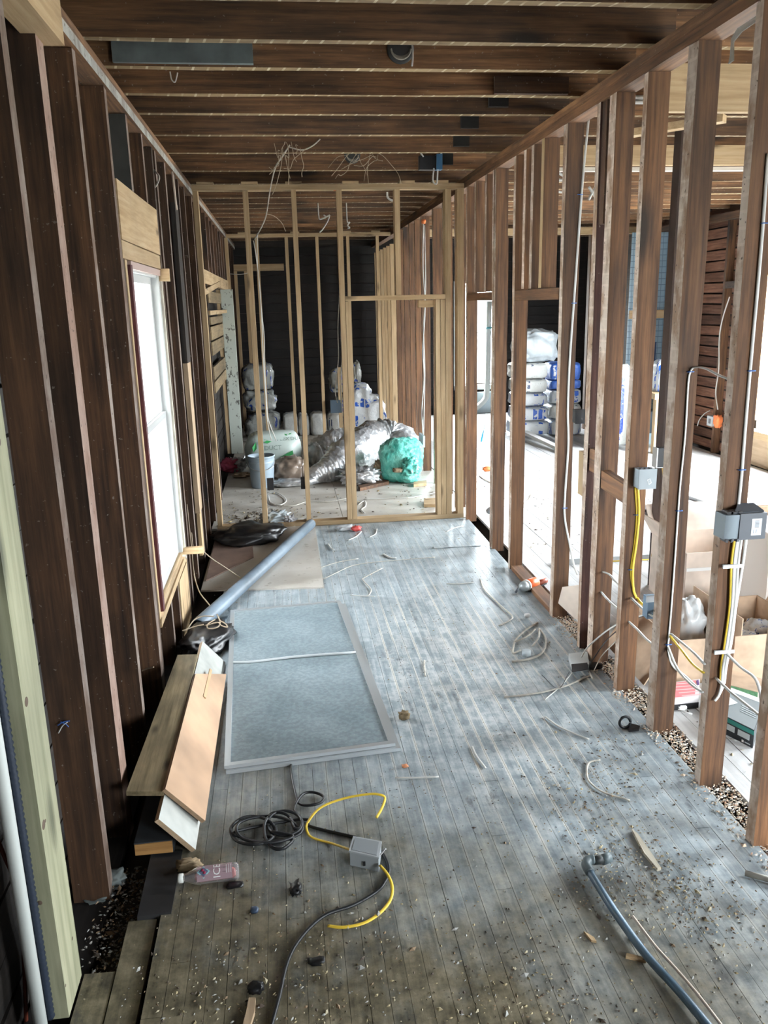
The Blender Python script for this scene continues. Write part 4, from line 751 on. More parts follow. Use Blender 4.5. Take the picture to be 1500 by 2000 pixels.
def tangle(c, spread, n, label, y, down):
    o = thing('wire_tangle', WY(c[0], c[1], y), label, 'wire')
    for i in range(n):
        px, py = c[0]+rt.uniform(-spread, spread), c[1]+rt.uniform(-12, 10); q = [(px, py)]; dx = rt.uniform(-9, 9)
        for k in range(rt.randint(3, 5)): dx += rt.uniform(-10, 10); px += dx; py += rt.uniform(-6, down); q.append((px, py))
        tube('strand', [WY(a, b, y-rt.uniform(.0, .06)) for a, b in q], .0022, TWIG, o, n=4, sub=4)
tangle((565, 285), 36, 11, 'tangle of fine dry wires hanging from the joists, left of centre', 5.86, 30); tangle((720, 300), 30, 10, 'tangle of fine dry wires hanging near the round box', 6.6, 26)
twig('hanging_wire', [(566, 283, 5.9), (552, 305, 5.95), (537, 330, 6.3), (527, 375, 6.6), (520, 420, 6.8), (510, 445, 6.9), (497, 468, 6.97)], 'long pale wire drooping from the joists to the partition stud', .005, CABLE_D)
twig('hanging_wire', [(520, 418, 6.85), (535, 422, 6.9), (550, 435, 6.95), (558, 452, 6.98)], 'thin wire branching off the long drooping one', .003)
twig('hanging_wire', [(563, 287, 5.9), (590, 293, 5.88), (610, 285, 5.88), (625, 272, 5.9)], 'curved wire loop along the joist above the tangle', .0045, CABLE_D)
twig('hanging_wire', [(332, 140, 3.88), (335, 155, 3.88), (342, 160, 3.88), (347, 142, 3.88)], 'small white wire loop under the second joist at left', .003, CABLE_W)
twig('hanging_wire', [(298, 330, 5.27), (310, 343, 5.2), (309, 355, 5.2), (300, 370, 5.27)], 'bowed wire between the left studs above the window', .005, CABLE_D); twig('hanging_lath', [(336, 335, 5.70), (345, 410, 5.70)], 'pale thin lath hanging on a left stud beyond the window', .007, CARDP, 'wood strip')
# old wires dangling down the left wall to the end of the grey pipe
twig('loose_wire', [(365, 985, 5.4), (374, 1070, 5.3), (379, 1120, 5.2), (389, 1155, 5.0), (406, 1178, 4.9), (424, 1200, 4.80)], 'pair of old wires hanging from the left studs to the pipe end', .004); twig('loose_wire', [(374, 1040, 5.35), (378, 1078, 5.3), (382, 1074, 5.28), (395, 1076, 5.28), (415, 1092, 5.35), (450, 1115, 5.5), (480, 1136, 5.55)], 'old wire sweeping across from the left studs over the grey pipe', .004)
o = thing('wire_knot', F(427, 1208, .1), 'knotted old wires lying over the near end of the grey pipe', 'wire')
for q in ([(424, 1200), (430, 1215), (425, 1225), (408, 1228), (405, 1220), (420, 1210)], [(428, 1212), (440, 1218), (444, 1225), (432, 1222), (425, 1216), (400, 1222)], [(418, 1204), (395, 1204), (378, 1212), (366, 1228), (356, 1232)], [(398, 1220), (380, 1224), (362, 1230)]): tube('strand', [F(a, b, .115) for a, b in q], .004, TWIG, o, n=5)
# cobweb on the right plate
web = NT('cobweb_silk', .9); web.col((.42, .44, .42)); web.b.inputs['Alpha'].default_value = .5
q = [WX(1493, 20, 1.58), WX(1440, 55, 1.575), WX(1428, 75, 1.57), WX(1425, 110, 1.57), WX(1422, 125, 1.57), WX(1432, 118, 1.57), WX(1432, 82, 1.57), WX(1448, 62, 1.57), WX(1497, 28, 1.58)]
slab('cobweb', q, .004, web.m, label='grey cobweb hanging from the top plate at the upper right', cat='cobweb', up=Vector((-1, 0, 0)))

# ================================================================== THE FAR ROOM
INS = bag_mat('insulation_wrap', (.54, .57, .59), (.02, .09, .42), dens=1.0, scale=(4, 4, 5)); INS2 = bag_mat('insulation_wrap_text', (.55, .56, .54), (.03, .05, .12), dens=.5, scale=(6, 6, 9)); INSC = bag_mat('insulation_wrap_clear', (.32, .33, .31), (.02, .05, .25), dens=.5, rough=.15)
INSB = bag_mat('insulation_wrap_blue', (.05, .14, .50), (.75, .77, .78), dens=.4)
def ibag(px0, px1, pyt, pyb, y, mat, label, group, seed, e=.45, dep=None, rot=0.0, amp=.10, ridge=.05, name='insulation_bag'):
    A, B = WY(px0, (pyt+pyb)/2, y), WY(px1, (pyt+pyb)/2, y); t_, b_ = WY((px0+px1)/2, pyt, y), WY((px0+px1)/2, pyb, y); w_ = B.x-A.x; h_ = t_.z-b_.z
    return lump(name, ((A.x+B.x)/2, y+(dep or .42)/2, max(b_.z, .0)), (w_, dep or .42, h_*.98), mat, e=e, amp=amp, freq=2.2, ridge=ridge, seed=seed, rot=rot, label=label, cat='bag', group=group)
GL = 'clear insulation bags at the far left'; YB = 12.15
ibag(478, 545, 845, 886, YB, INSC, 'lowest clear insulation bag in the far left stack', GL, 1); ibag(480, 550, 802, 843, YB, INSC, 'second clear insulation bag from the floor, far left stack', GL, 2, e=.6, amp=.12); ibag(474, 540, 758, 804, YB, INSC, 'third clear insulation bag from the floor, far left stack', GL, 3, e=.6, amp=.2); ibag(470, 535, 704, 762, YB, INSC, 'topmost clear insulation bag of the far left stack', GL, 4, e=.5, amp=.15)
GR = 'compact insulation bags along the far wall'
ibag(553, 583, 812, 862, YB, INS2, 'left one of the compact bags on the far floor', GR, 5); ibag(583, 606, 816, 862, YB+.02, INS2, 'middle one of the compact bags on the far floor', GR, 6); ibag(606, 640, 813, 862, YB, INS2, 'right one of the compact bags on the far floor', GR, 7); ibag(641, 668, 815, 862, YB+.02, INS2, 'compact bag beside the foot of the leaning bag pile', GR, 8)
GS = 'insulation bags leaning by the door opening'
ibag(672, 757, 797, 880, YB, INS, 'big white bag at the foot of the leaning pile', GS, 9, e=.6, amp=.2); ibag(678, 728, 744, 800, YB+.02, INS, 'white bag in the middle of the leaning pile', GS, 10, e=.7, amp=.2); ibag(688, 706, 702, 748, YB+.05, INSC, 'small bag on top of the leaning pile', GS, 11, e=.8, amp=.3, dep=.2); ibag(642, 684, 716, 768, YB+.1, INSC, 'greyish bag hanging left of the leaning pile', GS, 12, e=.75, amp=.25); ibag(652, 690, 768, 815, YB+.1, INSC, 'greyish bag under the hanging one', GS, 13, e=.7)
# wrapped flexible duct
def flexbag():
    A, B = F(484, 925), F(584, 922); y = 9.45; a = WY(479, 890, y); b = WY(590, 890, y); r = .255; c = Vector(((a.x+b.x)/2, y, 0)); L = b.x-a.x
    o = thing('duct_bag', c, 'white bag of flexible duct with green leaf print', 'bag'); WB = plain('white_green_bag', (.52, .60, .56), .4)
    V, Fc = ico(4); vs = []
    for v in V:
        p = Vector([math.copysign(abs(x)**(.45 if i == 0 else .85), x) for i, x in enumerate(v)]); p *= 1+.05*noise.noise(p*3); vs.append(c+Vector((p.x*L/2, p.y*r, max(p.z*r, -r)+r*.98)))
    put('wrap', vs, Fc, WB, o, smooth=True)
    def onb(u, th): rr = r*1.045; return c+Vector((u, -rr*math.cos(th), r*.98+rr*math.sin(th)))
    dkk = plain('grey_green_ink', (.22, .30, .26), .5); grn = plain('green_ink', (.06, .38, .12), .5)
    lettering('lettering', 'FLEX', .065, lambda x, y_: onb(x+.12, .75+y_/r), dkk, o); lettering('lettering', 'DUCT', .065, lambda x, y_: onb(x+.29, .75+y_/r), dkk, o); lettering('lettering', 'DUCT', .07, lambda x, y_: onb(x+.0, .35+y_/r), dkk, o)
    def leaf(u, th, s_, ang):
        g = [(0, 0), (.4, .22), (1, 0), (.4, -.22)]; return put('leaf_print', [onb(u+s_*(gx*math.cos(ang)-gy*math.sin(ang)), th+s_*(gx*math.sin(ang)+gy*math.cos(ang))/r) for gx, gy in g], [(0, 1, 2, 3)], grn, o)
    for u, th, s_, an in ((-.10, .75, .09, .5), (-.10, .62, .09, .1), (-.02, .92, .08, .9), (-.12, .95, .08, 2.0), (-.15, .5, .07, 1.2), (-.22, .2, .12, 1.3), (.18, .98, .05, .6), (.17, .92, .05, 2.4)): leaf(u, th, s_, an)
    put('label_patch', [onb(u, th) for u, th in ((.08, -.05), (.22, .22), (.23, .0), (.16, -.22))], [(0, 1, 2, 3)], grn, o)
flexbag()
ibag(598, 632, 862, 925, 9.35, plain('white_film_bag', (.62, .66, .68), .3, var=6), 'small white bag tied shut beside the white duct bag', None, 15, e=.9, amp=.3, dep=.35, ridge=.12, name='plastic_bag')
o = thing('insulation_roll', F(572, 945), 'clear bag of brown insulation wrapped in foil beside the bucket', 'bag'); p = F(570, 950)
lump('wrap', p+Vector((0, .22, 0)), (.42, .40, .33), plain('brown_film', (.27, .21, .165), .25, var=7), o, e=.75, amp=.25, ridge=.12, seed=31); lump('foil_edge', p+Vector((.02, .02, 0)), (.56, .18, .10), foil(), o, e=.8, amp=.3, ridge=.15, seed=32)
o = thing('bucket', F(514, 953), 'grey plastic bucket standing upside up by the partition stud', 'bucket'); c = F(513, 955)+Vector((0, .13, 0)); BK = plain('blue_grey_bucket', (.34, .42, .48), .4)
lathe('body', [(0, .118), (.01, .122), (.30, .138), (.325, .140), (.33, .148), (.345, .148), (.345, .138), (.30, .134)], c, (0, 0, 1), BK, o, n=28, cap=False); lathe('bottom', [(.004, .118), (.012, .118)], c, (0, 0, 1), BK, o, n=28); lathe('band', [(.265, .139), (.285, .142), (.29, .138)], c, (0, 0, 1), BK, o, n=28, cap=False)
tube('handle', [c+Vector((-.145, 0, .31)), c+Vector((-.12, -.10, .23)), c+Vector((0, -.155, .20)), c+Vector((.12, -.10, .23)), c+Vector((.145, 0, .31))], .004, plain('wire_handle', (.5, .5, .5), .4, .8), o)
def duct(name, pts, r, label, rf=None, ring=.028):
    P_ = spline([Vector(p) for p in pts], 14); vs = []; fs = []; n = 20
    v, f = tube_geo(P_, r, n, 0, rf=rf); L = len(P_); rr_ = random.Random(len(label))
    out = []
    for i in range(L):
        c_ = P_[i]; k = 1+.06*math.sin(i*2.1)
        for j in range(n):
            q = v[i*n+j]; d = q-c_; w_ = c_+d*(k+.16*noise.noise(q*7)+.12*noise.noise(q*19)); w_.z = max(w_.z, .004); out.append(w_)
    return put(name, out, f, foil(), smooth=True, label=label, cat='duct')
duct('foil_duct', [F(607, 947)+Vector((0, 0, .05)), F(622, 943)+Vector((0, .02, .09)), WY(650, 915, 8.95), WY(690, 885, 9.15), WY(735, 860, 9.5), WY(770, 860, 9.55), WY(790, 890, 9.3)], .19, 'large silver duct arching across the floor to the green bag', rf=lambda t: .28+.9*min(1, t*2.2))
duct('foil_duct', [WY(615, 890, 10.1), WY(650, 868, 10.2), WY(700, 862, 10.3), WY(745, 855, 10.35)], .17, 'dull silver duct lying behind the large arching one')
lump('foil_scrap', F(705, 946), (.50, .3, .24), foil(), e=.8, amp=.5, ridge=.3, seed=41, label='crumpled silver duct jacket under the arching duct', cat='foil'); lump('foil_scrap', F(466, 920), (.34, .3, .2), foil(), e=.8, amp=.6, ridge=.35, seed=42, label='crumpled silver foil beside the pink bag', cat='foil')
lump('insulation_tuft', F(742, 940), (.16, .16, .30), plain('tan_fibre', (.42, .31, .21), .95, var=25), e=.9, amp=.7, ridge=.3, seed=43, label='tuft of tan insulation beside the green bag', cat='insulation')
lump('pink_bag', F(449, 922), (.26, .22, .20), plain('pink_film', (.62, .12, .22), .4, var=10), e=.8, amp=.4, ridge=.2, seed=44, label='small pink bag at the far left on the floor', cat='bag'); lump('insulation_tuft', F(472, 932), (.22, .12, .06), plain('tan_fibre', (.42, .31, .21), .95, var=25), amp=.5, ridge=.2, seed=45, label='flat tan scrap in front of the silver foil', cat='insulation')
# green bag
TEAL = NT('green_film', .22); TEAL.col(TEAL.mix(TEAL.ramp(TEAL.noise(TEAL.coord('Object', (1, 1, 1), False), 7, 4), [(.35, 0.0), (.65, 1.0)]), (.06, .46, .38), (.26, .74, .64))); TEAL.bump(TEAL.noise(TEAL.coord('Object', (1, 1, 1), False), 14, 5), .8, .04)
o = thing('refuse_bag', F(790, 948), 'translucent green bag stuffed full, standing near the door opening', 'bag'); p = F(791, 948)
lump('body', p+Vector((0, .24, 0)), (.52, .46, .54), TEAL.m, o, e=.8, amp=.14, freq=1.4, ridge=.06, seed=51, sub=5); lump('gathered_neck', p+Vector((.06, .03, .10)), (.24, .16, .24), TEAL.m, o, e=.8, amp=.5, freq=3, ridge=.25, seed=52)
lump('leaf_litter', p+Vector((-.08, -.01, .15)), (.10, .05, .05), plain('leaf_litter', (.25, .19, .12), .9, var=20), o, amp=.6, seed=53, sub=3)
tag(slab('wood_block', [F(700, 948, .035), F(757, 935, .035), F(760, 940, .035), F(703, 953, .035)], .035, OLDR('x')), 'red-brown strip of wood in front of the silver duct', 'wood scrap'); tag(slab('wood_block', [F(808, 941, .03), F(833, 938, .03), F(833, 943, .03), F(808, 946, .03)], .03, NEW('x')), 'short pale block at the right of the green bag', 'wood scrap')
tag(slab('wood_block', [F(828, 974, .03), F(850, 972, .03), F(850, 985, .03), F(828, 985, .03)], .03, NEW('x')), 'small pale block beside the door jack stud', 'wood scrap')
lump('film_wrapper', F(540, 1022), (.34, .30, .13), plain('grey_film', (.42, .47, .49), .2, var=9), e=.8, amp=.5, freq=3.2, ridge=.3, seed=61, label='crumpled clear wrapper with leaves just beyond the partition', cat='plastic sheet'); lump('film_wrapper', F(566, 1026), (.14, .10, .12), plain('pale_film', (.6, .6, .62), .2, var=9), e=.8, amp=.6, ridge=.4, seed=62, label='small stiff printed wrapper end beside the crumpled one', cat='plastic sheet')
for pts, lab in (([(522, 962), (540, 962), (556, 972), (558, 980), (545, 986), (528, 980), (524, 968)], 'white cable looped on the floor below the black box'), ([(524, 972), (528, 982), (545, 988), (575, 987), (600, 980), (640, 980), (680, 973)], 'thin grey cable crossing the far room floor'), ([(700, 985), (712, 978), (714, 988), (706, 995), (712, 1002)], 'short twisted cable just beyond the door opening'), ([(710, 975), (760, 973), (800, 972), (850, 962)], 'straight cable along the floor beyond the door opening'), ([(555, 1030), (575, 1028), (588, 1018)], 'white curved cable end beside the clear wrapper')):
    offcut(pts, lab, .006, CABLE_D if 'grey' in lab else CABLE_W)
# cables and boxes hanging in the new partition
Y1 = 7.0
o, lo, hi = ebox('wall_box', 521, 936, 535, 957, 7.085, .05, BOXK, 'black box low on the second partition stud'); o, lo, hi = ebox('wall_box', 587, 934, 599, 955, 7.085, .05, BOXK, 'black box low on the third partition stud')
wirething('white_cable', [WY(px, py, 7.12) for px, py in ((495, 470), (500, 500), (507, 560), (512, 640), (514, 700), (518, 760), (522, 820), (530, 860))], .004, CABLE_W, 'white cables tied down the second partition stud', extra=[[WY(px, py, 7.13) for px, py in ((503, 455), (503, 520), (510, 600), (516, 660), (517, 720), (521, 790), (524, 820), (540, 862))]])
wirething('grey_cable', [WY(px, py, 7.07) for px, py in ((591, 850), (590, 890), (590, 935))], .004, plain('grey_cable', (.2, .2, .2), .5), 'grey cables dropping into the black box on the third stud', extra=[[WY(px, py, 7.07) for px, py in ((596, 850), (595, 890), (595, 935))]])
wirething('white_cable', [WY(px, py, 7.05) for px, py in ((657, 376), (660, 450), (663, 560), (660, 640), (661, 700), (655, 760), (659, 787))], .004, CABLE_D, 'thin cables hanging from the foam to the short stud', extra=[[WY(px, py, 7.06) for px, py in ((659, 376), (664, 460), (667, 560), (666, 650), (668, 700), (664, 740), (666, 787))]])
o, lo, hi = ebox('wall_box', 645, 782, 668, 806, 11.55, .06, plain('slate_box', (.05, .075, .10), .5), 'dark slate box in front of the far insulation bags')
wirething('white_cable', [WX(827, 437, XR-.012), WX(826, 520, XR-.012), WX(830, 600, XR-.012), WX(826, 680, XR-.012), WX(828, 740, XR-.012), WX(824, 800, XR-.012), WX(826, 850, XR-.012)], .006, CABLE_W, 'white cables hanging against the brown studs of the far room', extra=[[WX(829, 440, XR-.014), WX(831, 560, XR-.014), WX(827, 640, XR-.014), WX(829, 700, XR-.014), WX(829, 760, XR-.014), WX(827, 850, XR-.014)]])
p = WX(824, 860, XR-.02); tag(bar('cover_plate', p+Vector((-.012, -.14, -.06)), p+Vector((.012, .12, .07)), plain('pale_blue_plate', (.45, .58, .62), .5), None, seg=1), 'pale blue plate low on the brown studs behind the green bag', 'plate')
wirething('white_cable', [WY(449, 535, 11.55), WY(470, 536, 11.5), WY(489, 532, 11.55)], .008, CABLE_D, 'slack white cable strung high at the far left')
o = thing('loose_wire_end', WY(636, 432, 8.7), 'looped white wire ends under the far ceiling', 'wire')
tube('strand', [WY(622, 420, 8.68), Vector((WY(622, 420, 8.68).x, 8.72, 2.90))], .007, CABLE_W, o, sub=0)
for q in ([(622, 420), (624, 428), (632, 426), (640, 422), (644, 420)], [(644, 420), (640, 432), (630, 448), (624, 454)], [(632, 420), (636, 423), (634, 427)]): tube('strand', [WY(a, b, 8.68) for a, b in q], .007, CABLE_W, o)
o = thing('loose_wire_end', WY(680, 437, 8.7), 'small curled wire right of the looped ends under the far ceiling', 'wire'); tube('strand', [Vector((WY(678, 432, 8.68).x, 8.72, 2.90))]+[WY(a, b, 8.68) for a, b in ((678, 432), (683, 434), (679, 440), (683, 445), (679, 446))], .006, CABLE_W, o)
wirething('white_cable', [WY(756, 375, 7.34), WY(757, 385, 7.34), WY(764, 391, 7.34), WY(772, 391, 7.34)], .009, CABLE_W, 'short white cable end beyond the top plate')

# ================================================================== THE SIDE ROOM
GI = 'insulation bags in the side room'; YI = 11.05
for i, (a_, b_, t_, m_, z_, e_) in enumerate(((1004, 1077, 820, INS, 850, .5), (1008, 1076, 792, INS, 822, .5), (1008, 1075, 766, INS, 793, .5), (1009, 1074, 738, INS2, 767, .5), (1006, 1075, 706, INS2, 740, .5))):
    ibag(a_, b_, t_, z_, YI, m_, ['lowest bag of the insulation stack seen through the second doorway', 'second bag from the floor in the doorway insulation stack, with blue bands', 'third bag from the floor in the doorway insulation stack', 'fourth bag from the floor in the doorway insulation stack', 'fifth bag from the floor in the doorway insulation stack'][i], GI, 70+i, e=.4, amp=.05, dep=.55, ridge=.03)
ibag(1012, 1100, 634, 708, YI, plain('loose_white_film', (.50, .55, .58), .3, var=5), 'loosely wrapped white bag crowning the doorway insulation stack', GI, 76, e=.5, amp=.22, dep=.55, ridge=.12)
for i, (t_, z_, m_) in enumerate(((816, 850, INS), (786, 818, INS2), (758, 788, INS), (740, 760, INSB), (704, 742, INSB))): ibag(1077, 1140, t_, z_, YI+.06, m_, ['lowest bag of the right-hand insulation stack', 'second bag from the floor of the right-hand insulation stack', 'third bag from the floor of the right-hand insulation stack', 'dark blue bag with white emblem in the right-hand insulation stack', 'dark blue bag on top of the right-hand insulation stack'][i], GI, 80+i, e=.4, amp=.05, dep=.5, ridge=.03)
tag(slab('floor_plank', [F(1020, 842, .12), F(1025, 838, .12), F(1110, 878, .05), F(1105, 882, .05)], .04, plain('pale_pipe_board', (.62, .62, .60), .6)), 'pale strip lying slanted in front of the insulation stack', 'wood strip')
ibag(1178, 1240, 690, 872, 9.9, INSC, 'printed white bag glimpsed between the middle right studs', None, 90, e=.4, amp=.08, dep=.4)
ibag(1286, 1330, 696, 768, 9.6, INS, 'white bag with blue print on the pale shelf', None, 91, e=.6, amp=.15, dep=.4)
o = thing('work_table', WY(1300, 850, 9.6), 'pale wooden shelf carrying a white insulation bag', 'table'); a_ = WY(1276, 768, 9.55); b_ = WY(1345, 768, 9.55)
bar('top', (a_.x, 9.5, a_.z-.075), (b_.x, 10.1, a_.z-.004), NEW('x'), o); bar('leg', (a_.x+.03, 9.52, 0), (a_.x+.12, 9.6, a_.z-.075), NEW('z'), o); bar('leg', (b_.x-.09, 9.52, 0), (b_.x, 9.6, a_.z-.075), NEW('z'), o); bar('leg', (a_.x+.03, 10.0, 0), (a_.x+.12, 10.08, a_.z-.075), NEW('z'), o)
o = thing('tool_case', F(1290, 868), 'dark case with a pale blue front on the floor under the shelf', 'case'); p0 = F(1268, 868)
bar('case', (p0.x+.05, p0.y+.1, 0), (p0.x+.30, p0.y+.4, .42), plain('black_case', (.02, .035, .045), .5), o); bar('front', (p0.x, p0.y+.02, 0), (p0.x+.5, p0.y+.06, .14), plain('pale_blue_front', (.30, .42, .48), .5), o); tube('strap', [(p0.x+.32, p0.y+.08, .62), (p0.x+.36, p0.y+.06, .40), (p0.x+.42, p0.y+.08, .1)], .018, plain('red_strap', (.45, .03, .07), .5), o)
# blue wrap on the far part of the outer wall
o = thing('house_wrap', (5.0, 10.85, 0), 'pale blue sheet of wall wrap with a printed grid between the studs', 'sheet')
t = NT('wall_wrap_blue', .5); pw = t.coord('Object', (1, 1, 1), False); sx = t.n('ShaderNodeSeparateXYZ'); t.l(pw, sx.inputs[0])
gx = t.math('LESS_THAN', t.math('FRACT', t.math('MULTIPLY', sx.outputs[0], 17)), .12); gz = t.math('LESS_THAN', t.math('FRACT', t.math('MULTIPLY', sx.outputs[2], 13)), .12); up_ = t.math('LESS_THAN', sx.outputs[2], .2)
g = t.math('MULTIPLY', t.math('MAXIMUM', gx, gz), .7); t.col(t.mix(g, (.20, .29, .36), (.04, .08, .13)))
bar('sheet', (4.72, 10.9, .3), (5.24, 10.92, 2.74), t.m, o, jit=0, seg=1); NAVY = plain('navy_ink', (.02, .05, .12), .6)
for z0, z1, x0 in ((1.95, 2.45, 5.08), (.9, 1.3, 5.12)): bar('print_bar', (x0, 10.894, z0), (x0+.022, 10.899, z1), NAVY, o, jit=0, seg=1)
for k in range(9): bar('print_stroke', (4.98, 10.894, 1.72+k*.055), (5.03, 10.899, 1.745+k*.055), NAVY, o, jit=0, seg=1)
bar('batten', (4.72, 10.85, 1.62), (5.24, 10.895, 1.73), NEW('x'), o)
# small box with orange foam on the boarded outer wall, cables round it
p = Vector((5.22, 9.34, .50)); p = WX(1393, 822, 5.24); o = thing('wall_box', p, 'small pale grey box on the boarded outer wall', 'electrical box'); bar('body', p+Vector((-.05, -.06, -.06)), p+Vector((.015, .06, .06)), plain('pale_box', (.42, .48, .52), .5), o, seg=1); bar('opening', p+Vector((-.053, -.03, -.03)), p+Vector((-.049, .02, .03)), BOXD, o, seg=1)
lump('foam_plug', WX(1401, 836, 5.24), (.08, .12, .16), FOAM, amp=.4, seed=95, sub=3, flatten=False, label='orange foam beside the small box on the boarded outer wall', cat='foam')
wirething('white_cable', [WX(1425, 580, 5.22), WX(1412, 620, 5.22), WX(1405, 660, 5.22), WX(1404, 720, 5.22), WX(1398, 765, 5.22), WX(1402, 800, 5.22)], .008, CABLE_W, 'white cable hanging down the boarded outer wall to the small box')
wirething('white_cable', [WX(1386, 802, 5.22), WX(1376, 808, 5.22), WX(1366, 820, 5.22), WX(1362, 832, 5.22)], .008, CABLE_W, 'short white cable curling left of the small box')
# drain pipe and blue rod at the far window
o = thing('waste_pipe', (3.5, 13.85, 0), 'white plastic waste pipe bending in front of the far window', 'pipe'); Yp = 13.85
tube('riser', [WY(955, 588, Yp), WY(953, 700, Yp), WY(951, 765, Yp), WY(946, 782, Yp), WY(930, 797, Yp), WY(905, 820, Yp)], .05, PVCW, o, n=12, sub=4); tube('trap', [WY(900, 815, Yp-.05), WY(935, 814, Yp-.05), WY(953, 813, Yp-.05)], .055, PVCW, o, n=12, sub=3); tube('clip', [WY(949, 641, Yp-.05), WY(962, 640, Yp-.05)], .02, plain('teal_clip', (.1, .3, .33), .5), o, n=6, sub=0)
tube('blue_rod', [F(940, 863)+Vector((0, 0, .01)), WY(947, 822, 12.6)], .012, plain('bright_blue', (.03, .35, .55), .5), n=6, sub=0, label='thin blue rod leaning below the far window', cat='rod')
tag(bar('skirting_panel', (3.0, 13.95, 0), (3.85, 14.1, .36), plain('pale_blue_panel', (.55, .64, .68), .6)), 'pale blue panel under the far window', 'panel')

# cartons near the open studs
def carton(name, x0, x1, y0, y1, h, mat, label, flaps=(), inner=None, th=.006):
    o = thing(name, ((x0+x1)/2, (y0+y1)/2, 0), label, 'box')
    bar('bottom', (x0, y0, .001), (x1, y1, .001+th), mat, o, jit=0, seg=1)
    for lo, hi in (((x0, y0, .001), (x1, y0+th, h)), ((x0, y1-th, .001), (x1, y1, h)), ((x0, y0+th, .001), (x0+th, y1-th, h)), ((x1-th, y0+th, .001), (x1, y1-th, h))): bar('side', lo, hi, mat, o, jit=0, seg=1)
    for f in flaps: slab('flap', f, th, mat, o)
    return o
carton('cardboard_box', 1.86, 2.62, 3.55, 4.08, .24, CARD, 'low open cardboard box holding plastic bags', [[(1.86, 3.56, .24), (1.86, 4.07, .24), (1.69, 4.0, .05), (1.70, 3.52, .03)], [(2.62, 3.6, .24), (2.62, 4.05, .24), (2.74, 4.05, .42), (2.74, 3.6, .42)]])
tag(bar('cardboard_divider', (2.22, 3.56, .008), (2.225, 4.06, .33), CARD, None, jit=0, seg=1), 'upright cardboard divider inside the low open box', 'divider')
PW = bag_mat('parts_bag', (.66, .70, .74), (.04, .12, .42), dens=.8, rough=.15, scale=(14, 14, 14))
for i, (x_, y_, s_, lab) in enumerate(((1.98, 3.75, (.16, .2, .12), 'blue and white plastic bag at the left in the low open box'), (2.12, 3.9, (.16, .2, .36), 'tall clear plastic bag standing in the low open box'), (2.36, 3.78, (.22, .3, .16), 'blue-printed plastic bag at the right in the low open box'), (2.52, 3.9, (.14, .2, .18), 'crumpled clear bag in the right corner of the low open box'))):
    lump('parts_bag', (x_, y_, .009), s_, plain('milky_film', (.74, .77, .78), .25) if i == 1 else PW, e=.8, amp=.3, freq=2.2, ridge=.12, seed=100+i, label=lab, cat='bag', group='bags in the cardboard box')
carton('cardboard_box', 2.36, 3.02, 4.42, 4.9, .40, CARDP, 'tall pale cardboard box with open flaps and a tape line', [[(2.36, 4.42, .40), (2.36, 4.9, .40), (2.26, 4.86, .55), (2.26, 4.44, .55)], [(2.36, 4.9, .40), (3.02, 4.9, .40), (3.02, 5.02, .56), (2.36, 5.02, .56)], [(3.02, 4.42, .4), (3.02, 4.9, .4), (3.14, 4.88, .50), (3.14, 4.44, .50)]])
tag(bar('packing_tape', (2.361, 4.4145, .285), (3.019, 4.4185, .305), WHITE, None, jit=0, seg=1), 'white tape line across the tall pale cardboard box', 'tape')
carton('cardboard_box', 2.62, 3.3, 4.0, 4.38, .62, plain('lit_cream_card', (.86, .83, .79), .7), 'brightly lit cream cardboard box at the right edge')  # near-white colour stands in for strong light on this box
carton('cardboard_box', 3.05, 3.7, 4.98, 5.35, .42, CARD, 'brown cardboard box behind the brightly lit one', [[(3.05, 4.98, .42), (3.7, 4.98, .42), (3.7, 4.88, .54), (3.05, 4.88, .54)]])
slab('cardboard_sheet', [WY(1090, 1178, 4.46), WY(1122, 1208, 4.40), WY(1152, 1218, 4.28), WY(1156, 1140, 4.30), WY(1098, 1147, 4.44)], .006, CARDP, label='loose pale cardboard sheet leaning in front of the second doorway stud', cat='cardboard', up=Vector((-.2, -1, .5)))
o = thing('flat_carton', F(1338, 1355), 'flat box with a pink and white printed lid behind the studs', 'box'); q = [F(1310, 1366, .06), F(1365, 1360, .06), F(1367, 1326, .06), F(1310, 1333, .06)]
slab('carton', q, .06, plain('pink_carton', (.70, .66, .66), .5), o); c_ = sum(q, Vector())/4; slab('pink_panel', [c_+(p-c_)*.86+Vector((-.01, 0, .002)) for p in q], .001, plain('pink_print', (.72, .22, .24), .5), o); slab('dark_side', [p-Vector((0, .004, .03)) for p in (q[0], q[1], q[1]+Vector((0, .01, 0)), q[0]+Vector((0, .01, 0)))], .028, BOXK, o); slab('violet_corner', [c_+(q[2]-c_)*a+(q[1]-c_)*b+Vector((0, 0, .003)) for a, b in ((.9, .0), (.75, .0), (.55, .3), (.62, .35))], .001, plain('violet_print', (.12, .06, .22), .5), o)
for k in range(5): slab('text_line', [c_+Vector((-.05, -.07+k*.03, .003)), c_+Vector((.05, -.07+k*.03, .003)), c_+Vector((.05, -.063+k*.03, .003)), c_+Vector((-.05, -.063+k*.03, .003))], .0006, plain('pale_pink_print', (.75, .5, .5), .5), o)
o = thing('tool_carton', F(1440, 1420), 'grey and black carton with a green stripe lying among the cartons', 'box'); H1 = .085; q = [F(1408, 1430), F(1470, 1462), F(1490, 1400), F(1425, 1375)]
slab('carton', [p+Vector((0, 0, H1)) for p in q], H1, plain('black_carton', (.02, .025, .03), .4), o); c_ = sum(q, Vector())/4+Vector((0, 0, H1+.001)); TP = [p+Vector((0, 0, H1+.001)) for p in q]
slab('lid', [c_+(p-c_)*.97 for p in TP], .002, plain('grey_lid', (.22, .25, .26), .45), o); slab('white_edge', [TP[3], TP[2], TP[2].lerp(TP[1], .14)+Vector((0, 0, .001)), TP[3].lerp(TP[0], .14)+Vector((0, 0, .001))], .002, plain('pale_edge', (.65, .68, .68), .5), o)
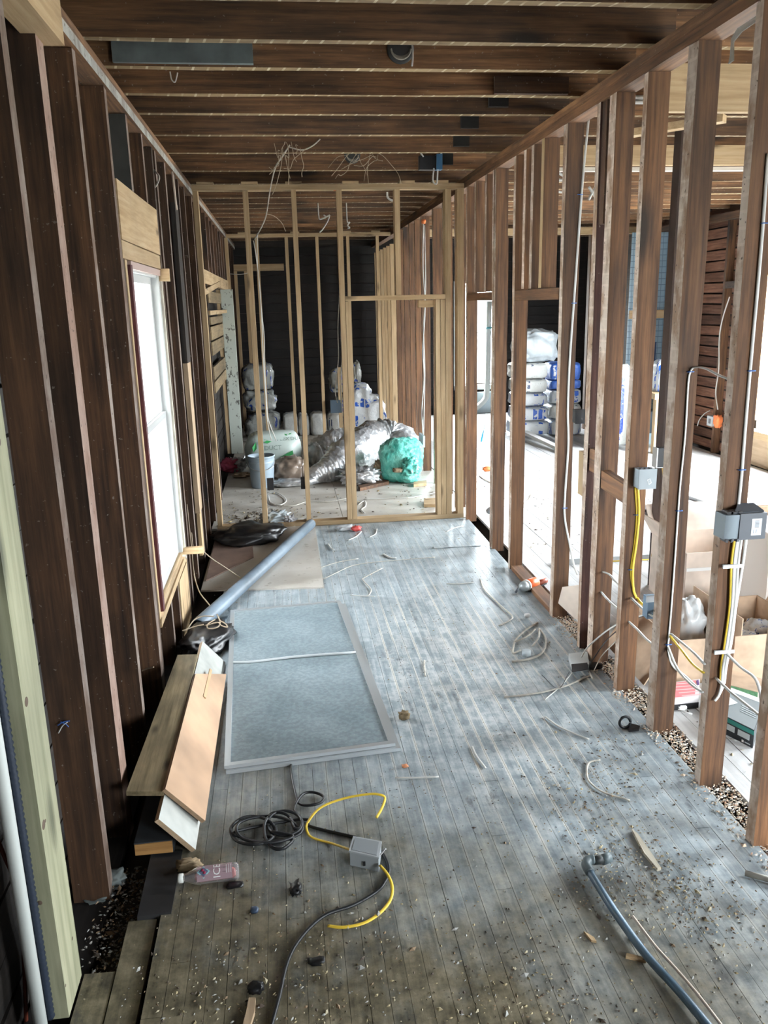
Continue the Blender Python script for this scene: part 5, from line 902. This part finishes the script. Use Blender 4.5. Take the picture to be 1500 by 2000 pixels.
dn = Vector((0, 0, -1)); fr = (q[1]-q[0]); nrm = Vector((fr.y, -fr.x, 0)).normalized()*.0015
def fp(u, v): return q[0]+fr*u+Vector((0, 0, H1*v))+nrm
slab('green_stripe', [fp(0, .98), fp(1, .98), fp(1, .74), fp(0, .74)], .001, plain('green_stripe', (.02, .22, .19), .4), o, up=nrm)
for u0, u1 in ((.05, .42), (.52, .88)): slab('picture_window', [fp(u0, .66), fp(u1, .66), fp(u1, .34), fp(u0, .34)], .001, plain('pale_print', (.5, .55, .56), .4), o, up=nrm)
slab('badge', [fp(.66, .2), fp(.72, .2), fp(.72, .08), fp(.66, .08)], .001, WHITE, o, up=nrm); slab('print_line', [fp(.75, .17), fp(.92, .17), fp(.92, .11), fp(.75, .11)], .001, plain('pale_print', (.5, .55, .56)), o, up=nrm)
for k in range(4): 
    a = .35+k*.13; slab('print_line', [c_.lerp(TP[0], .2)+(TP[1]-TP[0])*x_+(TP[3]-TP[0])*(a-.45)*.5+Vector((0, 0, .002)) for x_ in (.05, .55)]+[c_.lerp(TP[0], .2)+(TP[1]-TP[0])*x_+(TP[3]-TP[0])*((a-.45)*.5+.015)+Vector((0, 0, .002)) for x_ in (.55, .05)], .0008, plain('pale_print', (.5, .55, .56)), o)
o = thing('leaflet', F(1420, 1395, .09), 'small white folded leaflet on the grey and black carton', 'leaflet'); slab('sheet', [c_+Vector((-.08, .02, .004)), c_+Vector((-.01, .03, .010)), c_+Vector((-.02, .09, .012)), c_+Vector((-.09, .07, .004))], .002, WHITE, o)
o = thing('striped_carton', F(1450, 1350), 'narrow brown carton with a green hatched side', 'box'); q = [F(1418, 1362), F(1478, 1378), F(1490, 1352), F(1428, 1334)]; slab('carton', [p+Vector((0, 0, .07)) for p in q], .07, CARD, o); fr = q[1]-q[0]; nrm = Vector((fr.y, -fr.x, 0)).normalized()*.0015
slab('green_side', [q[0]+nrm+Vector((0, 0, .068)), q[1]+nrm+Vector((0, 0, .068)), q[1]+nrm+Vector((0, 0, .03)), q[0]+nrm+Vector((0, 0, .03))], .001, plain('green_hatch', (.16, .36, .18), .5, var=90), o, up=nrm); slab('black_side', [q[0]+nrm+Vector((0, 0, .029)), q[1]+nrm+Vector((0, 0, .029)), q[1]+nrm+Vector((0, 0, .002)), q[0]+nrm+Vector((0, 0, .002))], .001, BOXK, o, up=nrm)
o = thing('glove', F(1325, 1378), 'pale blue plastic piece with a white tie on the side room floor', 'plastic piece'); lump('piece', F(1322, 1376), (.10, .08, .04), plain('light_blue_plastic', (.35, .52, .66), .4), o, amp=.4, ridge=.2, seed=120, sub=3); lump('tie', F(1330, 1385), (.05, .04, .03), WHITE, o, amp=.5, ridge=.2, seed=121, sub=3); tube('tail', [P(1335, 1390), P(1352, 1395)], .004, WHITE, o, n=6, sub=0)
# strip and cables on the side room floor
tag(bar('floor_batten', (1.95, 5.50, .0), (5.1, 5.58, .045), plain('grey_batten', (.40, .43, .44), .7, var=4)), 'long grey batten lying across the side room floor', 'batten')
offcut([(1196, 1096, .06), (1285, 1092, .06), (1345, 1088, .06), (1410, 1084, .06), (1520, 1074, .06)], 'long yellow cable lying along the grey batten', .007, CABLE_Y)
offcut([(1300, 1048), (1400, 1040), (1520, 1040)], 'thin dark cable across the side room floor', .004, BOXG)
tag(slab('plank', [F(1345, 968, .03), F(1352, 962, .03), F(1460, 998, .03), F(1452, 1004, .03)], .03, plain('grey_plank', (.50, .51, .52), .7, var=5)), 'grey plank lying slanted on the bright side room floor', 'board')
lump('dark_rag', F(1270, 1000), (.34, .3, .06), plain('dark_brown_rag', (.06, .045, .04), .8, var=12), amp=.4, ridge=.1, seed=130, sub=3, label='dark brown rag on the bright floor behind the square grey box', cat='rag')
lump('yellow_scrap', F(1342, 1050), (.10, .07, .04), plain('yellow_plastic', (.75, .60, .05), .5), amp=.5, ridge=.2, seed=131, sub=3, label='bright yellow scrap on the side room floor', cat='scrap')
lump('orange_scrap', F(952, 920), (.13, .1, .06), FOAM, amp=.5, ridge=.2, seed=132, sub=3, label='orange scrap on the floor beyond the first doorway', cat='scrap')
o, lo, hi = ebox('loose_box', 1391, 990, 1402, 1001, F(1396, 1003).y, .06, plain('pale_box', (.42, .48, .52), .5), 'small pale box standing on the bright floor behind the near studs')
offcut([(936, 929), (945, 936), (958, 942)], 'short brown cable on the floor beyond the first doorway', .008, TWIG); offcut([(1020, 985), (1033, 975), (1037, 965)], 'thin dark twig on the floor beyond the second doorway', .005, TWIG)
tube('pipe_piece', [F(955, 998, .03), F(968, 990, .03)], .03, plain('grey_pipe_piece', (.2, .22, .24), .5), n=12, sub=0, label='short grey pipe piece beside the first doorway stud', cat='pipe')
o = thing('side_cable_run', F(1500, 1080, 1.0), 'bundle of white and red cables strung under the side room joists', 'cable')
for dy, mt in ((0, CABLE_W), (9, CABLE_W)): tube('cable', [WY(1240, 190+dy, 4.33), WY(1330, 191+dy, 4.33), WY(1420, 193+dy, 4.33), WY(1560, 200+dy, 4.33)], .011, mt, o)
for dy in (0, 4): tube('cable', [WY(1405, 192+dy, 4.31), WY(1440, 195+dy, 4.31), WY(1480, 196+dy, 4.31), WY(1560, 196+dy, 4.31)], .006, plain('red_cable', (.45, .04, .08), .5), o)
o = thing('side_cable_loops', WY(1080, 340, 7.3), 'loops of white cable under the joists behind the second doorway', 'cable')
for q in ([(1040, 335), (1060, 330), (1085, 335), (1108, 348)], [(1045, 350), (1070, 345), (1095, 352), (1108, 346)], [(1040, 378), (1075, 374), (1108, 376)], [(1150, 365), (1160, 380), (1164, 388)], [(1164, 366), (1155, 380), (1150, 390)]): tube('cable', [WY(a, b, 7.3) for a, b in q], .012, CABLE_W, o)

# ================================================================== LITTER, too small to count
def chips(name, n, place, size, mats, seed, label, cat):
    r_ = random.Random(seed); vs = []; fs = []; ix = []
    for i in range(n):
        pos = place(r_)
        if pos is None: continue
        a = r_.uniform(0, 6.28); L = r_.uniform(*size)*(2.0 if r_.random() < .05 else 1); W_ = L*r_.uniform(.25, .7); h_ = r_.uniform(.1, .45)*W_; ca, sa = math.cos(a), math.sin(a); k = len(vs)
        for x_, y_, z_ in ((-L/2, 0, 0), (0, -W_/2, 0), (L/2, 0, h_*.4), (0, W_/2, 0), (0, 0, h_+.002)): vs.append((pos[0]+x_*ca-y_*sa, pos[1]+x_*sa+y_*ca, pos[2]+z_))
        m_ = r_.randrange(len(mats))
        for f in ((0, 1, 4), (1, 2, 4), (2, 3, 4), (3, 0, 4)): fs.append(tuple(k+q for q in f)); ix.append(m_)
    return put(name, vs, fs, mats, idx=ix, kind='stuff', label=label, cat=cat)
CH = [plain('chip_straw', (.34, .28, .16), .9), plain('chip_pale', (.40, .35, .24), .9), plain('chip_dark', (.08, .06, .045), .9), plain('chip_brown', (.22, .15, .09), .9), plain('chip_grey', (.33, .33, .31), .9)]
def pl_hall(r_):
    y = 1.5+5.3*r_.random()**1.7; x = r_.uniform(-.55, 1.54)
    d = noise.noise(Vector((x*2.2, y*1.6, 3)))+.45*noise.noise(Vector((x*7, y*6, 9)))
    if d < r_.uniform(-.55, .55)-(.35 if y < 2.6 else 0): return None
    if -.45 < x < .44 and 3.05 < y < 5.0: return None
    return (x, y, .0005)
chips('wood_chips', 6500, pl_hall, (.003, .010), CH, 1, 'scattered chips and shavings over the hall floor', 'debris')
def pl_pile(r_): 
    cx, cy, s_ = r_.choice(((1.12, 2.33, .10), (1.18, 2.15, .08), (.98, 2.20, .09), (1.25, 2.05, .10), (1.05, 2.7, .12), (.15, 2.05, .14), (-.2, 1.9, .14), (1.3, 2.9, .12), (.6, 1.8, .12))); return (r_.gauss(cx, s_), r_.gauss(cy, s_*1.2), .001+abs(r_.gauss(0, .004)))
chips('wood_chips', 2200, pl_pile, (.004, .016), CH, 2, 'heaped chips and leaf bits on the hall floor at lower right', 'debris')
def pl_gap(r_):
    y = r_.uniform(1.7, 4.55); return (r_.uniform(1.535, 1.70), y, -.03+.035*r_.random()+.012*noise.noise(Vector((0, y*5, 0))))
chips('rubble', 9000, pl_gap, (.005, .018), [plain('rubble_straw', (.60, .47, .34), .9), plain('rubble_pale', (.68, .62, .54), .9), plain('rubble_rust', (.48, .30, .20), .9), plain('rubble_pale', (.68, .62, .54)), plain('chip_grey', (.33, .33, .31)), plain('rubble_straw', (.6, .47, .34))], 3, 'straw-coloured rubble in the gap under the right studs', 'debris')
def pl_far(r_):
    if r_.random() < .55: x, y = r_.gauss(-.30, .25), r_.gauss(7.45, .18)
    else: x, y = r_.uniform(-.65, 1.5), r_.uniform(7.15, 8.6)
    return (x, y, .001) if y > 7.1 and -.66 < x < 1.55 else None
chips('dry_leaves', 420, pl_far, (.010, .04), [plain('leaf_tan', (.33, .27, .15), .9), plain('leaf_dark', (.12, .09, .06), .9), plain('chip_dark', (.08, .06, .045))], 4, 'dry leaves and bits on the far room floor', 'debris')
def pl_side(r_): return (r_.uniform(1.75, 4.8), r_.uniform(2.6, 3.4) if r_.random() < .2 else r_.uniform(5.6, 9), .001)
chips('floor_bits', 900, pl_side, (.008, .03), [CH[2], CH[4], CH[1]], 5, 'small bits scattered over the side room floor', 'debris')
def pl_left(r_): 
    y = r_.uniform(1.55, 2.6); return (r_.uniform(-.72, -.50), y, -.088+(.02+.04*(y > 2.1))*r_.random())
chips('rubble', 2600, pl_left, (.005, .02), [CH[2], CH[3], plain('rubble_grey', (.24, .225, .20), .9), CH[4]], 6, 'grey-brown rubble in the gap along the left wall', 'debris')

o = thing('wire_scrap', WY(128, 1408, 2.43), 'tiny blue and white wire scrap snagged on the nearest dark stud', 'scrap')
for q, mt in (([(112, 1417), (124, 1410), (136, 1408)], BLUE_ST), ([(114, 1432), (122, 1418), (132, 1410)], CABLE_W), ([(118, 1410), (128, 1414), (134, 1420)], BLUE_ST)): tube('strand', [WY(a, b, 2.446) for a, b in q], .0018, mt, o, n=5)
tube('bent_nail', [WY(278, 1310, 3.32), WY(290, 1305, 3.25), WY(300, 1303, 3.2)], .003, TWIG, n=5, label='thin pale nail sticking out of a left stud above the plank', cat='nail')
